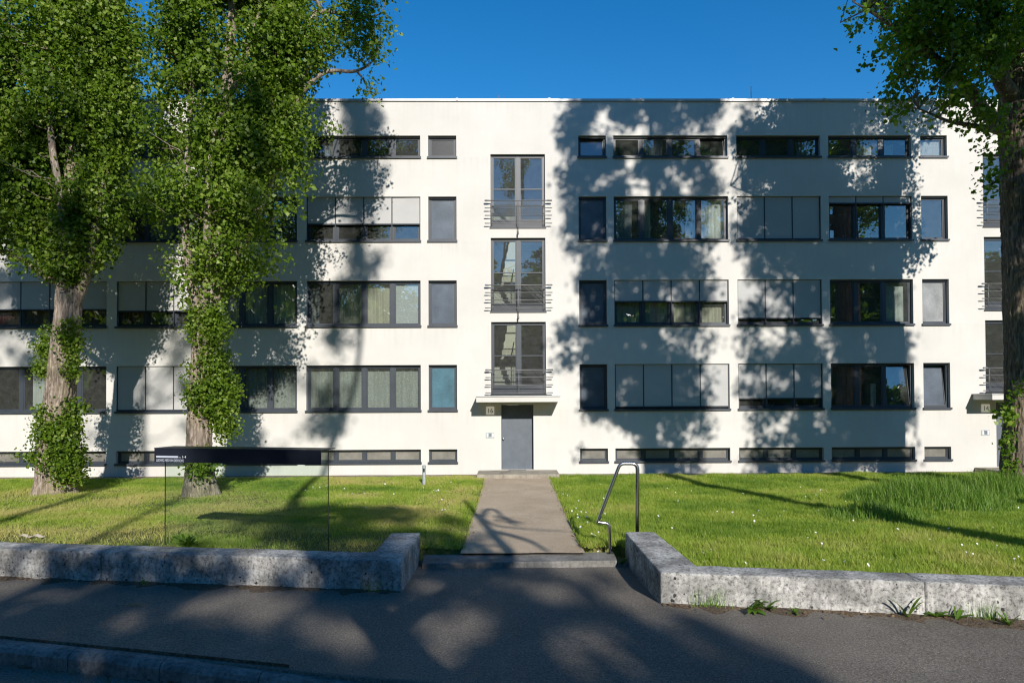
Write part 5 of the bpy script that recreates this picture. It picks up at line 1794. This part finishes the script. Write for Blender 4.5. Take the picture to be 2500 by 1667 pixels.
for k, (x, y, z, lb) in enumerate([(298, 1392, -.05, 'fallen green leafy twig lying on the left pavement'), (235, 1543, -.18, 'fallen leafy twig lying in the gutter at bottom left')]):
    p = on(x, y, z)
    zz = float(walk_z(np.array([p[0]]), np.array([p[1]]))[0]) if k == 0 else -0.185
    T = empty('fallen_twig', (p[0], p[1], zz + 0.012), lb, 'twig')
    MB().tube([(-.16, 0, 0), (0.0, .01, .006), (.16, -.01, 0)], [.004, .003, .0015], 5).build('stem', 'bark', T)
    for q in range(8):
        o = bpy.data.objects.new('leaf', BL[3])
        o.location = (-.05 + q * .025, random.uniform(-.02, .02), .004)
        s = random.uniform(.06, .09)
        o.scale = (s, s, s * .25)
        o.rotation_euler = (random.uniform(-.4, .4), 0, random.choice((-1, 1)) * random.uniform(.3, 1.2))
        link(o, T)

# stalk grasses at wall feet
for k, (x, y, n, lab_) in enumerate([(1630, 1392, 60, 'thin seeding grass stalks at the corner of the right wall'), (860, 1345, 30, 'thin grass blades at the corner of the left wall'), (2300, 1432, 50, 'grass tuft at the right wall near the picture edge')]):
    rg2 = np.random.default_rng(60 + k)
    p = on(x, y, -0.05)
    xx = p[0] + rg2.normal(size=n) * 0.10
    yy = wall_front(xx) - 0.02 - np.abs(rg2.normal(size=n)) * 0.03
    zz = walk_z(xx, yy)
    hh = rg2.uniform(.08, .30, n)
    V = np.empty((n, 3, 3))
    V[:, 0] = np.stack([xx - .003, yy, zz], -1)
    V[:, 1] = np.stack([xx + .003, yy, zz], -1)
    V[:, 2] = np.stack([xx + rg2.normal(size=n) * .05, yy - np.abs(rg2.normal(size=n)) * .05, zz + hh], -1)
    tag(np_mesh('wall_grass', V.reshape(-1, 3), np.arange(3 * n).reshape(n, 3), 'tallgrass', var=rg2.random(3 * n)), lab_, 'grass', kind='stuff')

# scrap on the left lawn
p = on(75, 1233, 0.13)
m_ = MB(org=(p[0], p[1], 0.14))
for (a, b, w) in ((-.22, -.08, .03), (-.07, .2, .035)):
    for q in range(6):
        xa, xb = a + (b - a) * q / 6, a + (b - a) * (q + 1) / 6
        za, zb = 0.14 + .02 * math.sin(xa * 30), 0.14 + .02 * math.sin(xb * 30)
        m_.quad((p[0] + xa, p[1] - w, za), (p[0] + xb, p[1] - w, zb), (p[0] + xb, p[1] + w, zb + .02), (p[0] + xa, p[1] + w, za + .02))
tag(m_.build('paper_scrap', 'paper'), 'crumpled strip of pale paper lying on the lawn at far left', 'litter')

rgl = np.random.default_rng(91)
LP = []
for k in range(420):
    side = rgl.choice(4, p=[.28, .22, .25, .25])
    if side == 0:
        x = rgl.choice([-0.79, 1.11]) + rgl.normal() * 0.07
        y = rgl.uniform(-10.8, -1.5)
        z = 0.03 + 0.005 * min(0, y + 1) + 0.01
    elif side == 1:
        x = rgl.uniform(1.8, 7)
        y = wf(x) - 0.03 - abs(rgl.normal()) * 0.13
        z = float(walk_z(np.array([x]), np.array([y]))[0]) + 0.03
    elif side == 2:
        x = rgl.uniform(-8, -1.4)
        y = wf(x) - 0.03 - abs(rgl.normal()) * 0.12
        z = float(walk_z(np.array([x]), np.array([y]))[0]) + 0.03
    else:
        x = rgl.uniform(-7, -0.5)
        y = float(kerb_line(x)) - 0.17 - abs(rgl.normal()) * 0.08
        z = -0.178
    LP.append((x, y, z))
LP = np.array(LP)
nr = rgl.normal(size=LP.shape) * 0.35 + np.array([0, 0, 1.0])
nr /= np.linalg.norm(nr, axis=1, keepdims=True)
V, Fc = leaves(LP, nr, rgl.uniform(.018, .05, len(LP)), rgl)
tag(np_mesh('leaf_litter', V, Fc, 'litter'), 'dry brown leaf litter along path edges, wall feet and gutter', 'leaf litter', kind='stuff')

for o in bpy.data.objects:
    if o.name.startswith('crown') or o.name.startswith('trunk_sprouts') or o.name.startswith('twigs') or o.name.startswith('wire_mesh'):
        o['kind'] = 'stuff'
